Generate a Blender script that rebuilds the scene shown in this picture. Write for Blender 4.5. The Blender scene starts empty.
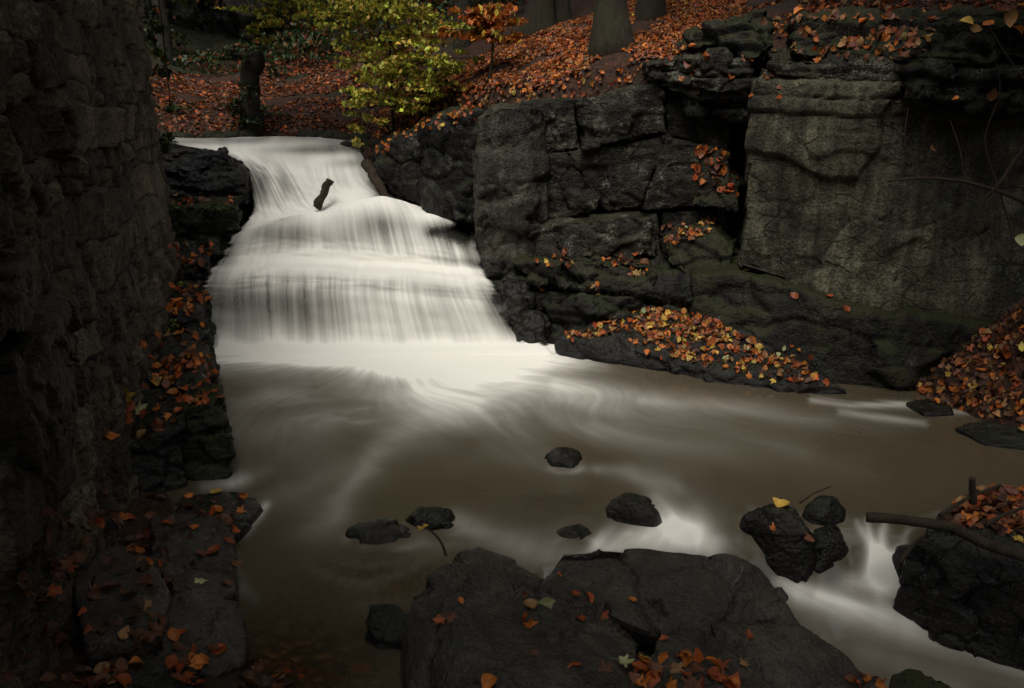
import bpy, bmesh, math, random
import numpy as np
from mathutils import Vector, Matrix
from mathutils.bvhtree import BVHTree
random.seed(7); RNG = np.random.default_rng(7)
SC = bpy.context.scene; COL = SC.collection
# ------------------------------------------------------------------ camera model
CAMH, PITCH, LENS = 2.5, math.radians(17), 28.0
F = 1024*LENS/36.0
cp, sp = math.cos(PITCH), math.sin(PITCH)
def ray(px, py):
    a, b = (px-512)/F, (344-py)/F
    return np.array([a, cp+b*sp, -sp+b*cp])
def U(px, py, Y):
    d = ray(px, py); return np.array([0, 0, CAMH])+d*(Y/d[1])
def UZ(px, py, z):
    d = ray(px, py); return np.array([0, 0, CAMH])+d*((z-CAMH)/d[2])
def proj(P):
    P = np.asarray(P, float); q = P-np.array([0, 0, CAMH])
    f = q[..., 1]*cp-q[..., 2]*sp; u = q[..., 1]*sp+q[..., 2]*cp
    f = np.where(np.abs(f) < 1e-6, 1e-6, f)
    return 512+F*q[..., 0]/f, 344-F*u/f, f
cam_d = bpy.data.cameras.new('camera'); cam = bpy.data.objects.new('camera', cam_d); COL.objects.link(cam)
cam.location = (0, 0, CAMH); cam.rotation_euler = (math.pi/2-PITCH, 0, 0)
cam_d.lens = LENS; cam_d.sensor_width = 36; cam_d.clip_start = 0.05; cam_d.clip_end = 500
SC.camera = cam
# ------------------------------------------------------------------ noise
def _hash(i, j, k, s):
    h = (i*374761393+j*668265263+k*2147483647+s*974711) & 0xFFFFFFFF
    h = ((h ^ (h >> 13))*1274126177) & 0xFFFFFFFF
    h = ((h ^ (h >> 16))*2246822519) & 0xFFFFFFFF
    return h ^ (h >> 15)
def vnoise(p, s=0):
    p = np.asarray(p, float); i0 = np.floor(p).astype(np.int64); f = p-i0
    w = f*f*f*(f*(f*6-15)+10); out = 0
    for dx in (0, 1):
        for dy in (0, 1):
            for dz in (0, 1):
                h = _hash(i0[:, 0]+dx, i0[:, 1]+dy, i0[:, 2]+dz, s)
                gx = (h & 1023)/511.5-1; gy = ((h >> 10) & 1023)/511.5-1; gz = ((h >> 20) & 1023)/511.5-1
                g = gx*(f[:, 0]-dx)+gy*(f[:, 1]-dy)+gz*(f[:, 2]-dz)
                ww = (w[:, 0] if dx else 1-w[:, 0])*(w[:, 1] if dy else 1-w[:, 1])*(w[:, 2] if dz else 1-w[:, 2])
                out = out+g*ww
    return out
def fbm(p, oct=4, s=0, gain=.5):
    p = np.asarray(p, float); a = 1; t = 0
    for o in range(oct):
        t = t+a*vnoise(p*2**o+o*17.3, s+o); a *= gain
    return t
def sstep(a, b, x):
    t = np.clip((x-a)/(b-a), 0, 1); return t*t*(3-2*t)
# ------------------------------------------------------------------ object helpers
def tag(o, label=None, cat=None, group=None, kind=None):
    if label: o['label'] = label
    if cat: o['category'] = cat
    if group: o['group'] = group
    if kind: o['kind'] = kind
    return o
def empty(name, loc, label, cat, group=None):
    o = bpy.data.objects.new(name, None); COL.objects.link(o); o.location = loc; o.empty_display_size = .1
    return tag(o, label, cat, group)
def mesh_np(name, V, Fc, smooth=True):
    """V (n,3); Fc (m,k) array with one k, or list of such arrays"""
    if isinstance(Fc, np.ndarray): Fc = [Fc]
    Fc = [f for f in Fc if len(f)]
    me = bpy.data.meshes.new(name); V = np.asarray(V, np.float32)
    me.vertices.add(len(V)); me.vertices.foreach_set('co', V.ravel())
    idx = np.concatenate([f.ravel() for f in Fc]).astype(np.int32)
    cnt = np.concatenate([np.full(len(f), f.shape[1]) for f in Fc]).astype(np.int32)
    st = np.concatenate([[0], np.cumsum(cnt)[:-1]]).astype(np.int32)
    me.loops.add(len(idx)); me.loops.foreach_set('vertex_index', idx)
    me.polygons.add(len(cnt)); me.polygons.foreach_set('loop_start', st); me.polygons.foreach_set('loop_total', cnt)
    me.update(calc_edges=True); me.validate()
    me.polygons.foreach_set('use_smooth', np.full(len(me.polygons), smooth))
    return me
def link(name, me, mat, parent=None, base=None):
    """put mesh (world coords) as an object whose origin is at base"""
    o = bpy.data.objects.new(name, me); COL.objects.link(o)
    if mat: me.materials.append(mat)
    if parent is not None:
        o.parent = parent; b = Vector(parent.location)
        me.transform(Matrix.Translation(-b))
    else:
        if base is None:
            n = len(me.vertices); v = np.empty(n*3, np.float32); me.vertices.foreach_get('co', v); v = v.reshape(-1, 3)
            base = ((v[:, 0].min()+v[:, 0].max())/2, (v[:, 1].min()+v[:, 1].max())/2, v[:, 2].min())
        base = Vector([float(c) for c in base]); me.transform(Matrix.Translation(-base)); o.location = base
    return o
def grid_faces(nu, nv):
    i = np.arange(nu*nv).reshape(nv, nu)
    return np.stack([i[:-1, :-1].ravel(), i[:-1, 1:].ravel(), i[1:, 1:].ravel(), i[1:, :-1].ravel()], 1)
def get_v(me):
    v = np.empty(len(me.vertices)*3, np.float32); me.vertices.foreach_get('co', v); return v.reshape(-1, 3).astype(float)
def get_n(me):
    v = np.empty(len(me.vertices)*3, np.float32); me.vertices.foreach_get('normal', v); return v.reshape(-1, 3).astype(float)
def set_attr(me, name, vals):
    a = me.attributes.new(name, 'FLOAT', 'POINT'); a.data.foreach_set('value', np.asarray(vals, np.float32))
def set_col(me, cols):
    a = me.attributes.new('leafcol', 'FLOAT_COLOR', 'POINT'); c = np.ones((len(cols), 4), np.float32); c[:, :3] = cols
    a.data.foreach_set('color', c.ravel())
def tube(pts, rad, n=8, cap=True):
    pts = np.asarray(pts, float); m = len(pts); V = []; t = np.gradient(pts, axis=0)
    t /= np.linalg.norm(t, axis=1)[:, None]+1e-9
    a = np.cross(t[0], [0.3, .2, .9]);  a = a/np.linalg.norm(a) if np.linalg.norm(a) > 1e-3 else np.array([1., 0, 0])
    th = np.arange(n)*2*math.pi/n
    for i in range(m):
        a = a-t[i]*np.dot(a, t[i]); a /= np.linalg.norm(a)+1e-9; b = np.cross(t[i], a)
        V.append(pts[i]+rad[i]*(np.cos(th)[:, None]*a+np.sin(th)[:, None]*b))
    V = np.concatenate(V); k = np.arange(n); fs = []
    for i in range(m-1):
        fs.append(np.stack([i*n+k, i*n+(k+1) % n, (i+1)*n+(k+1) % n, (i+1)*n+k], 1))
    V = np.concatenate([V, pts[-1:], pts[:1]])
    tri = np.concatenate([np.stack([(m-1)*n+k, (m-1)*n+(k+1) % n, np.full(n, m*n)], 1), np.stack([(k+1) % n, k, np.full(n, m*n+1)], 1)])
    return V, np.concatenate(fs), tri
class Acc:
    def __init__(s): s.V = []; s.Q = []; s.T = []; s.n = 0
    def add(s, V, Q=None, T=None):
        s.V.append(V)
        if Q is not None and len(Q): s.Q.append(Q+s.n)
        if T is not None and len(T): s.T.append(T+s.n)
        s.n += len(V)
    def tube(s, pts, rad, n=8): s.add(*tube(pts, rad, n))
    def mesh(s, name):
        f = []
        if s.Q: f.append(np.concatenate(s.Q))
        if s.T: f.append(np.concatenate(s.T))
        return mesh_np(name, np.concatenate(s.V), f)
def spline(pts, k):
    pts = np.asarray(pts, float); n = len(pts); t = np.linspace(0, n-1, k); i = np.clip(np.floor(t).astype(int), 0, n-2); f = (t-i)[:, None]
    P = np.concatenate([2*pts[:1]-pts[1:2], pts, 2*pts[-1:]-pts[-2:-1]])
    a, b, c, d = P[i], P[i+1], P[i+2], P[i+3]
    return .5*(2*b+(c-a)*f+(2*a-5*b+4*c-d)*f**2+(3*b-a-3*c+d)*f**3)
# ------------------------------------------------------------------ materials
class NT:
    def __init__(s, name):
        s.m = bpy.data.materials.new(name); s.m.use_nodes = True; s.t = s.m.node_tree; s.t.nodes.clear()
        s.out = s.n('ShaderNodeOutputMaterial')
    def n(s, ty, **kw):
        x = s.t.nodes.new(ty)
        for k, v in kw.items():
            if k.startswith('i_'):
                key = k[2:]; key = int(key) if key.isdigit() else key.replace('_', ' ')
                x.inputs[key].default_value = v
            else: setattr(x, k, v)
        return x
    def l(s, a, b): s.t.links.new(a, b)
    def pos(s): return s.n('ShaderNodeNewGeometry').outputs['Position']
    def noise(s, vec, scale, detail=5, rough=.55, stretch=None):
        if stretch:
            mp = s.n('ShaderNodeMapping'); mp.inputs['Scale'].default_value = stretch; s.l(vec, mp.inputs['Vector']); vec = mp.outputs[0]
        x = s.n('ShaderNodeTexNoise'); x.inputs['Scale'].default_value = scale; x.inputs['Detail'].default_value = detail; x.inputs['Roughness'].default_value = rough
        s.l(vec, x.inputs['Vector']); return x.outputs['Fac']
    def ramp(s, v, stops):
        r = s.n('ShaderNodeValToRGB'); e = r.color_ramp.elements
        while len(e) < len(stops): e.new(.5)
        for el, (p, c) in zip(e, stops):
            el.position = p; el.color = (c, c, c, 1) if isinstance(c, (int, float)) else (*c, 1)
        s.l(v, r.inputs[0]); return r.outputs[0]
    def mix(s, fac, a, b, mode='MIX'):
        m = s.n('ShaderNodeMix', data_type='RGBA', blend_type=mode)
        for sock, v in ((m.inputs[0], fac), (m.inputs[6], a), (m.inputs[7], b)):
            if isinstance(v, (int, float)): sock.default_value = v
            elif isinstance(v, tuple): sock.default_value = (*v, 1)
            else: s.l(v, sock)
        return m.outputs[2]
    def math(s, op, a, b=None, c=None, clamp=False):
        m = s.n('ShaderNodeMath', operation=op, use_clamp=clamp)
        for i, v in enumerate((a, b, c)):
            if v is None: continue
            if isinstance(v, (int, float)): m.inputs[i].default_value = v
            else: s.l(v, m.inputs[i])
        return m.outputs[0]
    def bump(s, h, strength, dist, prev=None):
        b = s.n('ShaderNodeBump'); b.inputs['Strength'].default_value = strength; b.inputs['Distance'].default_value = dist
        s.l(h, b.inputs['Height'])
        if prev: s.l(prev, b.inputs['Normal'])
        return b.outputs[0]
    def princ(s, col, rough=.6, normal=None, spec=.5, **kw):
        p = s.n('ShaderNodeBsdfPrincipled')
        if isinstance(col, tuple): p.inputs['Base Color'].default_value = (*col, 1)
        else: s.l(col, p.inputs['Base Color'])
        if isinstance(rough, (int, float)): p.inputs['Roughness'].default_value = rough
        else: s.l(rough, p.inputs['Roughness'])
        p.inputs['Specular IOR Level'].default_value = spec
        if normal: s.l(normal, p.inputs['Normal'])
        for k, v in kw.items(): p.inputs[k.replace('_', ' ')].default_value = v
        return p.outputs[0]
    def done(s, sh): s.l(sh, s.out.inputs['Surface']); return s.m
def rock_mat(name, dark, mid, light, moss=.3, lichen=.0, streak=0., rough=.5, mosscol=(.015, .018, .006), fine=1., spec=.18, bed=.5, tone=False, var=.8, cracks=1., wetline=None):
    m = NT(name); P = m.pos()
    n1 = m.noise(P, 1.3, 6, .6); n2 = m.noise(P, 9, 6, .65); n3 = m.noise(P, 46*fine, 4, .7)
    c = m.ramp(n1, [(.3, dark), (.52, mid), (.72, light)])
    c = m.mix(.75, c, m.ramp(n2, [(.28, .25), (.5, .62), (.75, 1.)]), 'MULTIPLY')
    c = m.mix(.8, c, m.ramp(n3, [(.36, .3), (.5, .85), (.64, 1.45)]), 'MULTIPLY')
    n4 = m.noise(P, 130*fine, 2, .6); c = m.mix(.6, c, m.ramp(n4, [(.38, .45), (.6, 1.25)]), 'MULTIPLY')
    vo = m.n('ShaderNodeTexVoronoi', feature='DISTANCE_TO_EDGE'); vo.inputs['Scale'].default_value = 2.6
    wv = m.n('ShaderNodeVectorMath', operation='MULTIPLY_ADD'); nn = m.n('ShaderNodeTexNoise'); nn.inputs['Scale'].default_value = 7; nn.inputs['Detail'].default_value = 5; m.l(P, nn.inputs['Vector'])
    m.l(nn.outputs['Color'], wv.inputs[0]); wv.inputs[1].default_value = (.10, .10, .07); m.l(P, wv.inputs[2])
    mpv = m.n('ShaderNodeMapping'); mpv.inputs['Scale'].default_value = (.7, .7, 1.5); m.l(wv.outputs[0], mpv.inputs['Vector']); m.l(mpv.outputs[0], vo.inputs['Vector'])
    ck = m.math('MAXIMUM', m.ramp(vo.outputs['Distance'], [(.004, 0.), (.018, 1.)]), m.ramp(m.noise(P, 2.7, 4, .6), [(.46, 0.), (.54, 1.)]))
    c = m.mix(.85*cracks, c, m.ramp(ck, [(0., .18), (1., 1.)]), 'MULTIPLY')
    wet = m.ramp(m.noise(P, 1.9, 7, .68, (1, 1, .7)), [(.44, .30), (.56, 1.)])
    c = m.mix(var, c, wet, 'MULTIPLY')
    if streak:
        st = m.noise(P, 7, 5, .6, (1.6, 1.6, .16))
        c = m.mix(streak, c, m.ramp(st, [(.32, .3), (.5, .8), (.68, 1.5)]), 'MULTIPLY')
    if lichen:
        li = m.noise(P, 4.2, 8, .72); sp2 = m.noise(P, 60, 3, .6)
        f = m.math('MULTIPLY', m.ramp(li, [(.53, 0.), (.62, 1.)]), m.ramp(sp2, [(.45, 0.), (.6, 1.)]))
        c = m.mix(m.math('MULTIPLY', f, lichen), c, (.15, .155, .12))
    nz = m.n('ShaderNodeSeparateXYZ'); m.l(m.n('ShaderNodeNewGeometry').outputs['Normal'], nz.inputs[0])
    mn = m.noise(P, 3.1, 7, .65)
    mf = m.math('ADD', m.math('MULTIPLY', nz.outputs[2], .32), mn)
    mf = m.ramp(mf, [(.72-.3*moss, 0.), (.86-.3*moss, 1.)])
    mc = m.mix(m.noise(P, 22, 3), mosscol, tuple(v*2.6 for v in mosscol))
    c = m.mix(m.math('MULTIPLY', mf, min(1, moss*1.6)), c, mc)
    b = m.bump(n2, .8, .05); b = m.bump(n3, .9, .014, b); b = m.bump(n4, .6, .005, b); b = m.bump(ck, .6*cracks, .02, b)
    bd = m.noise(P, 3.4, 6, .62, (.55, .55, 3.2))
    b = m.bump(bd, .9*bed, .06, b)
    pit = m.n('ShaderNodeTexVoronoi'); pit.inputs['Scale'].default_value = 34*fine; m.l(P, pit.inputs['Vector'])
    b = m.bump(pit.outputs['Distance'], .45, .012, b)
    if tone:
        tn = m.n('ShaderNodeAttribute', attribute_name='tone').outputs['Fac']
        c = m.mix(.85, c, m.ramp(tn, [(0., (.38, .36, .34)), (.5, (.8, .76, .68)), (1., (1.5, 1.35, 1.1))]), 'MULTIPLY')
    r = m.math('ADD', m.math('MULTIPLY', n2, .45), rough-.2)
    if wetline is not None:      # stone stays wet and dark just above the water
        zz = m.n('ShaderNodeSeparateXYZ'); m.l(P, zz.inputs[0]); wl = m.math('ADD', zz.outputs[2], m.math('MULTIPLY', m.math('SUBTRACT', n1, .5), .12))
        wm = m.ramp(m.math('SUBTRACT', wl, wetline-.5), [(.5, 1.), (.56, 0.)])
        c = m.mix(wm, c, m.mix(1., c, (.34, .32, .29), 'MULTIPLY')); r = m.math('SUBTRACT', r, m.math('MULTIPLY', wm, .3)); r = m.math('MAXIMUM', r, .12)
    return m.done(m.princ(c, r, b, spec))
M = {}
M['wall'] = rock_mat('wall_sandstone', (.10, .083, .064), (.17, .144, .112), (.27, .23, .182), .14, .25, .0, .66, fine=1.2, bed=.2, tone=True, var=.5, cracks=0.)
M['quoin'] = rock_mat('cornerstone_sandstone', (.04, .031, .020), (.07, .055, .038), (.11, .088, .062), .15, .1, .0, .66, fine=1.2, bed=.4, var=.5)
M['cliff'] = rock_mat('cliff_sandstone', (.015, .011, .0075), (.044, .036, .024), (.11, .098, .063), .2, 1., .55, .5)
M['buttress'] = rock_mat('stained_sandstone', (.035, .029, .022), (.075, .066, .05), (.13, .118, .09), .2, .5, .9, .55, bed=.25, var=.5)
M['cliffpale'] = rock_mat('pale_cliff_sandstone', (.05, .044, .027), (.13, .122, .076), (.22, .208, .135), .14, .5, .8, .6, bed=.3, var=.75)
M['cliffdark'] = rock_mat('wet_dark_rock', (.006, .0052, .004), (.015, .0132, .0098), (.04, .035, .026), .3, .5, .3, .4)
M['mossrock'] = rock_mat('mossy_rock', (.010, .009, .006), (.024, .022, .014), (.055, .05, .033), .45, .3, .4, .52, mosscol=(.013, .0145, .0045))
M['boulder'] = rock_mat('gritstone_boulder', (.045, .034, .026), (.082, .064, .05), (.14, .113, .088), (.24-.1), .3, .0, .40, fine=1.5, bed=.2, var=.6, cracks=.6, wetline=.04, spec=.4)
M['wetrock'] = rock_mat('wet_black_rock', (.006, .0048, .0036), (.014, .0115, .0085), (.036, .03, .023), .14, .0, .0, .27, spec=.32, bed=.3, cracks=.5, wetline=.0)
M['bedrock'] = rock_mat('waterfall_bedrock', (.01, .009, .007), (.022, .019, .015), (.05, .044, .034), .1, .0, .3, .35)
def litter_ground_mat():
    m = NT('leaf_strewn_soil'); P = m.pos()
    n1 = m.noise(P, 1.1, 6, .65); n2 = m.noise(P, 16, 4, .7); n3 = m.noise(P, 45, 3, .7)
    c = m.ramp(n2, [(.3, (.012, .007, .004)), (.5, (.045, .018, .008)), (.68, (.11, .04, .014))])
    c = m.mix(m.ramp(n1, [(.52, 0.), (.66, 1.)]), c, (.022, .024, .009))
    c = m.mix(.7, c, m.ramp(n3, [(.3, .2), (.65, 1.)]), 'MULTIPLY')
    b = m.bump(n2, 1., .06); b = m.bump(n3, .8, .02, b)
    return m.done(m.princ(c, .7, b, .3))
M['soil'] = litter_ground_mat()
def floor_mat():
    m = NT('dark_woodland_floor'); P = m.pos(); n1 = m.noise(P, .8, 7, .7); n2 = m.noise(P, 9, 5, .7)
    c = m.ramp(n1, [(.35, (.012, .011, .006)), (.5, (.03, .034, .014)), (.65, (.06, .034, .016))]); c = m.mix(.8, c, m.ramp(n2, [(.3, .2), (.65, 1.2)]), 'MULTIPLY')
    return m.done(m.princ(c, .8, m.bump(n2, 1., .2), .2))
M['floor'] = floor_mat()
def bed_mat():
    m = NT('pebbled_stream_bed'); P = m.pos()
    v = m.n('ShaderNodeTexVoronoi'); v.inputs['Scale'].default_value = 16; m.l(P, v.inputs['Vector'])
    n = m.noise(P, 3, 5)
    c = m.mix(n, (.13, .082, .038), (.30, .19, .10)); c = m.mix(.75, c, m.ramp(v.outputs['Color'], [(0., .25), (1., 1.2)]), 'MULTIPLY')
    c = m.mix(m.ramp(v.outputs['Distance'], [(.3, 0.), (.7, 1.)]), c, (.02, .014, .008))
    b = m.bump(m.math('SUBTRACT', 1., v.outputs['Distance']), 1., .05)
    return m.done(m.princ(c, .5, b))
M['bed'] = bed_mat()
def leaf_mat():
    m = NT('autumn_leaf'); a = m.n('ShaderNodeAttribute', attribute_name='leafcol'); P = m.pos()
    n = m.noise(P, 38, 3, .6); c = m.mix(.7, a.outputs['Color'], m.ramp(n, [(.3, .5), (.6, 1.1)]), 'MULTIPLY')
    p = m.princ(c, .5, m.bump(n, .3, .01), .3); t = m.n('ShaderNodeBsdfTranslucent'); m.l(c, t.inputs['Color'])
    mx = m.n('ShaderNodeMixShader'); mx.inputs[0].default_value = .25; m.l(p, mx.inputs[1]); m.l(t.outputs[0], mx.inputs[2])
    return m.done(mx.outputs[0])
M['leaf'] = leaf_mat()
def bark_mat(name, c0, c1, moss=.3):
    m = NT(name); P = m.pos(); n = m.noise(P, 8, 8, .75, (2.2, 2.2, .22)); n2 = m.noise(P, 2.5, 5, .6)
    c = m.ramp(n, [(.3, c0), (.65, c1)]); c = m.mix(m.math('MULTIPLY', m.ramp(n2, [(.45, 0.), (.6, 1.)]), moss), c, (.035, .042, .015))
    return m.done(m.princ(c, .8, m.bump(n, 1., .05), .2))
M['bark'] = bark_mat('beech_bark', (.010, .0075, .005), (.042, .032, .021), .4)
M['darkbark'] = bark_mat('dark_bark', (.012, .010, .008), (.035, .03, .022), .3)
M['wood'] = bark_mat('wet_driftwood', (.015, .010, .007), (.06, .042, .028), .1)
M['twig'] = bark_mat('twig_bark', (.02, .012, .010), (.05, .03, .024), .1)
def foam_mat(name, deep, foamc, alpha=True):
    m = NT(name)
    f = m.n('ShaderNodeAttribute', attribute_name='foam').outputs['Fac']
    cl = m.n('ShaderNodeAttribute', attribute_name='clear').outputs['Fac']
    uv = m.n('ShaderNodeUVMap').outputs[0]
    s1 = m.noise(uv, 1., 6, .62)
    ff = m.math('MULTIPLY', f, m.math('ADD', m.math('MULTIPLY', s1, .9), .55), clamp=True)
    c = m.mix(ff, deep, foamc)
    bn = m.noise(m.pos(), 3.2, 3, .5); nb = m.bump(bn, .10, .05)
    w_ = m.princ(deep, .15, nb, .55); fd = m.n('ShaderNodeBsdfDiffuse'); m.l(m.mix(.5, c, foamc), fd.inputs[0])
    px_ = m.n('ShaderNodeMixShader'); m.l(ff, px_.inputs[0]); m.l(w_, px_.inputs[1]); m.l(fd.outputs[0], px_.inputs[2]); p = px_.outputs[0]
    tr = m.n('ShaderNodeBsdfTransparent'); tr.inputs[0].default_value = (.88, .72, .5, 1)
    mx = m.n('ShaderNodeMixShader'); m.l(cl, mx.inputs[0]); m.l(p, mx.inputs[1]); m.l(tr.outputs[0], mx.inputs[2])
    return m.done(mx.outputs[0])
M['pool'] = foam_mat('murky_pool_water', (.061, .049, .029), (.72, .70, .635))
def fall_mat():
    m = NT('white_falling_water'); d = m.n('ShaderNodeAttribute', attribute_name='dens_shade').outputs['Fac']
    uv = m.n('ShaderNodeUVMap').outputs[0]
    s1 = m.noise(uv, 1., 3, .5, (30, .10, 1)); s2 = m.noise(uv, 1., 2, .5, (85, .14, 1)); th = m.n('ShaderNodeAttribute', attribute_name='thread').outputs['Fac']
    st = m.math('ADD', m.math('MULTIPLY', s1, .65), m.math('MULTIPLY', s2, .35))
    k = m.math('ADD', m.math('MULTIPLY', m.math('SUBTRACT', st, .5), m.math('MULTIPLY', th, 5.)), d, clamp=True)
    k = m.math('MULTIPLY', k, m.math('MINIMUM', 1., m.math('MULTIPLY', d, 3.)), clamp=True)
    c = m.mix(k, (.33, .315, .28), (.76, .74, .675))
    df = m.n('ShaderNodeBsdfDiffuse'); m.l(c, df.inputs[0])
    tl = m.n('ShaderNodeBsdfTranslucent'); m.l(c, tl.inputs[0])
    ms = m.n('ShaderNodeMixShader'); ms.inputs[0].default_value = .10; m.l(df.outputs[0], ms.inputs[1]); m.l(tl.outputs[0], ms.inputs[2])
    tr = m.n('ShaderNodeBsdfTransparent')
    mx = m.n('ShaderNodeMixShader'); m.l(k, mx.inputs[0]); m.l(tr.outputs[0], mx.inputs[1]); m.l(ms.outputs[0], mx.inputs[2])
    return m.done(mx.outputs[0])
M['fall'] = fall_mat()
M['lawnleaf'] = M['leaf']
# ------------------------------------------------------------------ rocks
ROCKS = []          # meshes for leaf placement (world BVH built later)
def voronoi_facets(P, scale, s, an=(1, 1, 1), cheb=False):
    r = np.random.default_rng(s); lo, hi = P.min(0)-.1, P.max(0)+.1
    n = int(np.clip(np.prod((hi-lo))/scale**3*1.2, 6, 130)); S = lo+r.random((n, 3))*(hi-lo)
    A = np.array(an); best = np.full(len(P), 1e9); idx = np.zeros(len(P), int); sec = np.full(len(P), 1e9)
    W = P+.045*scale*np.stack([vnoise(P*3/scale, s+k) for k in range(3)], 1)*4
    for k in range(n):
        q = np.abs((W-S[k])*A); d = (np.maximum(q.max(1), .62*q.sum(1)/1.25))**2 if cheb else (q**2).sum(1)
        c = d < best
        sec = np.where(c, best, np.minimum(sec, d)); best = np.where(c, d, best); idx[c] = k
    til = r.normal(size=(n, 3))*(.16 if cheb else .35); off = r.normal(size=n)
    h = off[idx]*.35*scale+((P-S[idx])*til[idx]).sum(1)
    edge = np.sqrt(sec)-np.sqrt(best)
    return h, edge
def rockify(me, amp, s, facet=.5, fscale=.5, strata=0., an=(1, 1, 1), fine=1., crack=.5, smask=None, cheb=False):
    P = get_v(me); N = get_n(me)
    h, e = voronoi_facets(P, fscale, s, (1, 1, 1.5) if cheb else an, cheb); h2, e2 = voronoi_facets(P, fscale*.42, s+77, (1, 1, 1.9), cheb)
    d = amp*facet*((2.6 if cheb else 1.5)*h/fscale+(1.3 if cheb else .75)*h2/(fscale*.42)) + amp*(.2 if cheb else .35)*fbm(P*1.6/max(fscale, .2), 2, s) + amp*.20*fine*fbm(P*9, 4, s+5, .65)
    d -= amp*crack*(np.exp(-(e/(.04*fscale+.01))**2)+.3*np.exp(-(e2/(.03*fscale+.008))**2))
    if strata:
        z = P[:, 2]+.09*fbm(P*np.array([1.1, 1.1, 2]), 3, s+9)+.05*P[:, 0]
        q = z*(1/strata); fr = q-np.floor(q); lay = _hash(np.floor(q).astype(np.int64), np.zeros(len(q), np.int64), np.zeros(len(q), np.int64), s) % 1000/1000.
        sm_ = 1. if smask is None else sstep(smask[0], smask[1], P[:, 2]+.15*fbm(P*1.5, 3, s+2))
        d += sm_*amp*2.0*(lay-.5)*sstep(0, .12, fr)*sstep(0, .12, 1-fr)-sm_*amp*.6*(np.exp(-(fr/.06)**2)+np.exp(-((1-fr)/.06)**2))*(vnoise(P*1.7, s+3) > -.15)
    wob = np.stack([fbm(P*.9/max(fscale, .25), 3, s+40+q) for q in range(3)], 1)*np.array([1., 1., .6])*amp*.9
    P2 = P+N*d[:, None]+wob
    me.vertices.foreach_set('co', P2.astype(np.float32).ravel()); me.update()
def hull_mesh(name, pts, voxel):
    bm = bmesh.new()
    vs = [bm.verts.new([float(c) for c in p]) for p in pts]
    r = bmesh.ops.convex_hull(bm, input=vs)
    dead = [g for g in set(r['geom_interior']+r['geom_unused']) if isinstance(g, bmesh.types.BMVert)]
    if dead: bmesh.ops.delete(bm, geom=dead, context='VERTS')
    bmesh.ops.recalc_face_normals(bm, faces=bm.faces)
    me = bpy.data.meshes.new(name); bm.to_mesh(me); bm.free()
    o = bpy.data.objects.new(name, me); COL.objects.link(o)
    md = o.modifiers.new('r', 'REMESH'); md.mode = 'VOXEL'; md.voxel_size = voxel; md.use_smooth_shade = True
    sm = o.modifiers.new('s', 'SMOOTH'); sm.factor = .5; sm.iterations = 1
    dg = bpy.context.evaluated_depsgraph_get(); dg.update()
    m2 = bpy.data.meshes.new_from_object(o.evaluated_get(dg)); m2.name = name
    bpy.data.objects.remove(o); bpy.data.meshes.remove(me)
    m2.materials.clear()
    return m2
def hull(name, pts, mat, label=None, cat='rock', voxel=.03, amp=.05, s=1, group=None, parent=None, **kw):
    me = hull_mesh(name, pts, voxel); rockify(me, amp, s, **kw)
    me.polygons.foreach_set('use_smooth', np.ones(len(me.polygons), bool))
    o = link(name, me, M[mat], parent)
    if parent is None: tag(o, label, cat, group)
    ROCKS.append(o); return o
def face(front, dy, back_up=0., drop=None):
    """front: list of (px,py,Y). returns 3-D front points plus copies pushed back dy along y"""
    A = [U(*p) for p in front]; out = list(A)
    for a in A: out.append(a+np.array([0, dy, back_up]))
    return out
def topz(pts, below):
    """pts list of (px,py,z) outlining a rock's top; adds a foot ring 'below' lower and wider"""
    A = [UZ(*p) for p in pts]; c = np.mean(A, 0); out = list(A)
    for a in A:
        d = (a-c)*1.12; out.append(np.array([c[0]+d[0], c[1]+d[1], a[2]-below]))
    return out
# ------------------------------------------------------------------ terrain (one sheet)
def rbf(ctrl):
    C = np.array([c[:2] for c in ctrl], float); z = np.array([c[2] for c in ctrl], float); n = len(C)
    D = np.linalg.norm(C[:, None]-C[None], axis=2)
    A = np.zeros((n+3, n+3)); A[:n, :n] = D-np.eye(n)*.05; A[:n, n] = 1; A[:n, n+1:] = C; A[n, :n] = 1; A[n+1:, :n] = C.T
    w = np.linalg.solve(A, np.concatenate([z, np.zeros(3)]))
    def f(x, y):
        out = np.full(x.shape, w[n])+w[n+1]*x+w[n+2]*y
        for k in range(n): out = out+w[k]*np.hypot(x-C[k, 0], y-C[k, 1])
        return out
    return f
UP = [U(*p) for p in [(480,112,9.6),(560,107,9.4),(640,82,9.2),(700,70,9.0),(760,62,8.5),(850,66,8.0),(950,60,7.8),(1030,50,7.6),
    (500,66,10.8),(600,52,10.4),(560,24,12.3),(650,24,11.7),(730,6,12.),(450,88,11.2),(420,104,11.4),(380,128,11.4),(366,138,12.2),
    (800,16,9.6),(900,4,9.2),(1000,4,8.8),(372,128,13.6),(330,131,14.2),(280,130,14.2),(220,130,14.),(170,128,13.8),(150,92,15.),
    (180,84,17),(230,90,17.5),(300,84,17.5),(350,64,18.5),(410,64,16.5),(300,50,21),(250,62,21),(180,66,21),(350,30,22),(450,20,18)]]
UP += [U(px, 150, Y)*np.array([1,1,0])+np.array([0,0,1.42]) for px in (170,200,240,280,320,352) for Y in (11.3,12.2,13.0)]+[U(px, 150, 13.4)*np.array([1,1,0])+np.array([0,0,1.55]) for px in (178,192,206)]
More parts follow.
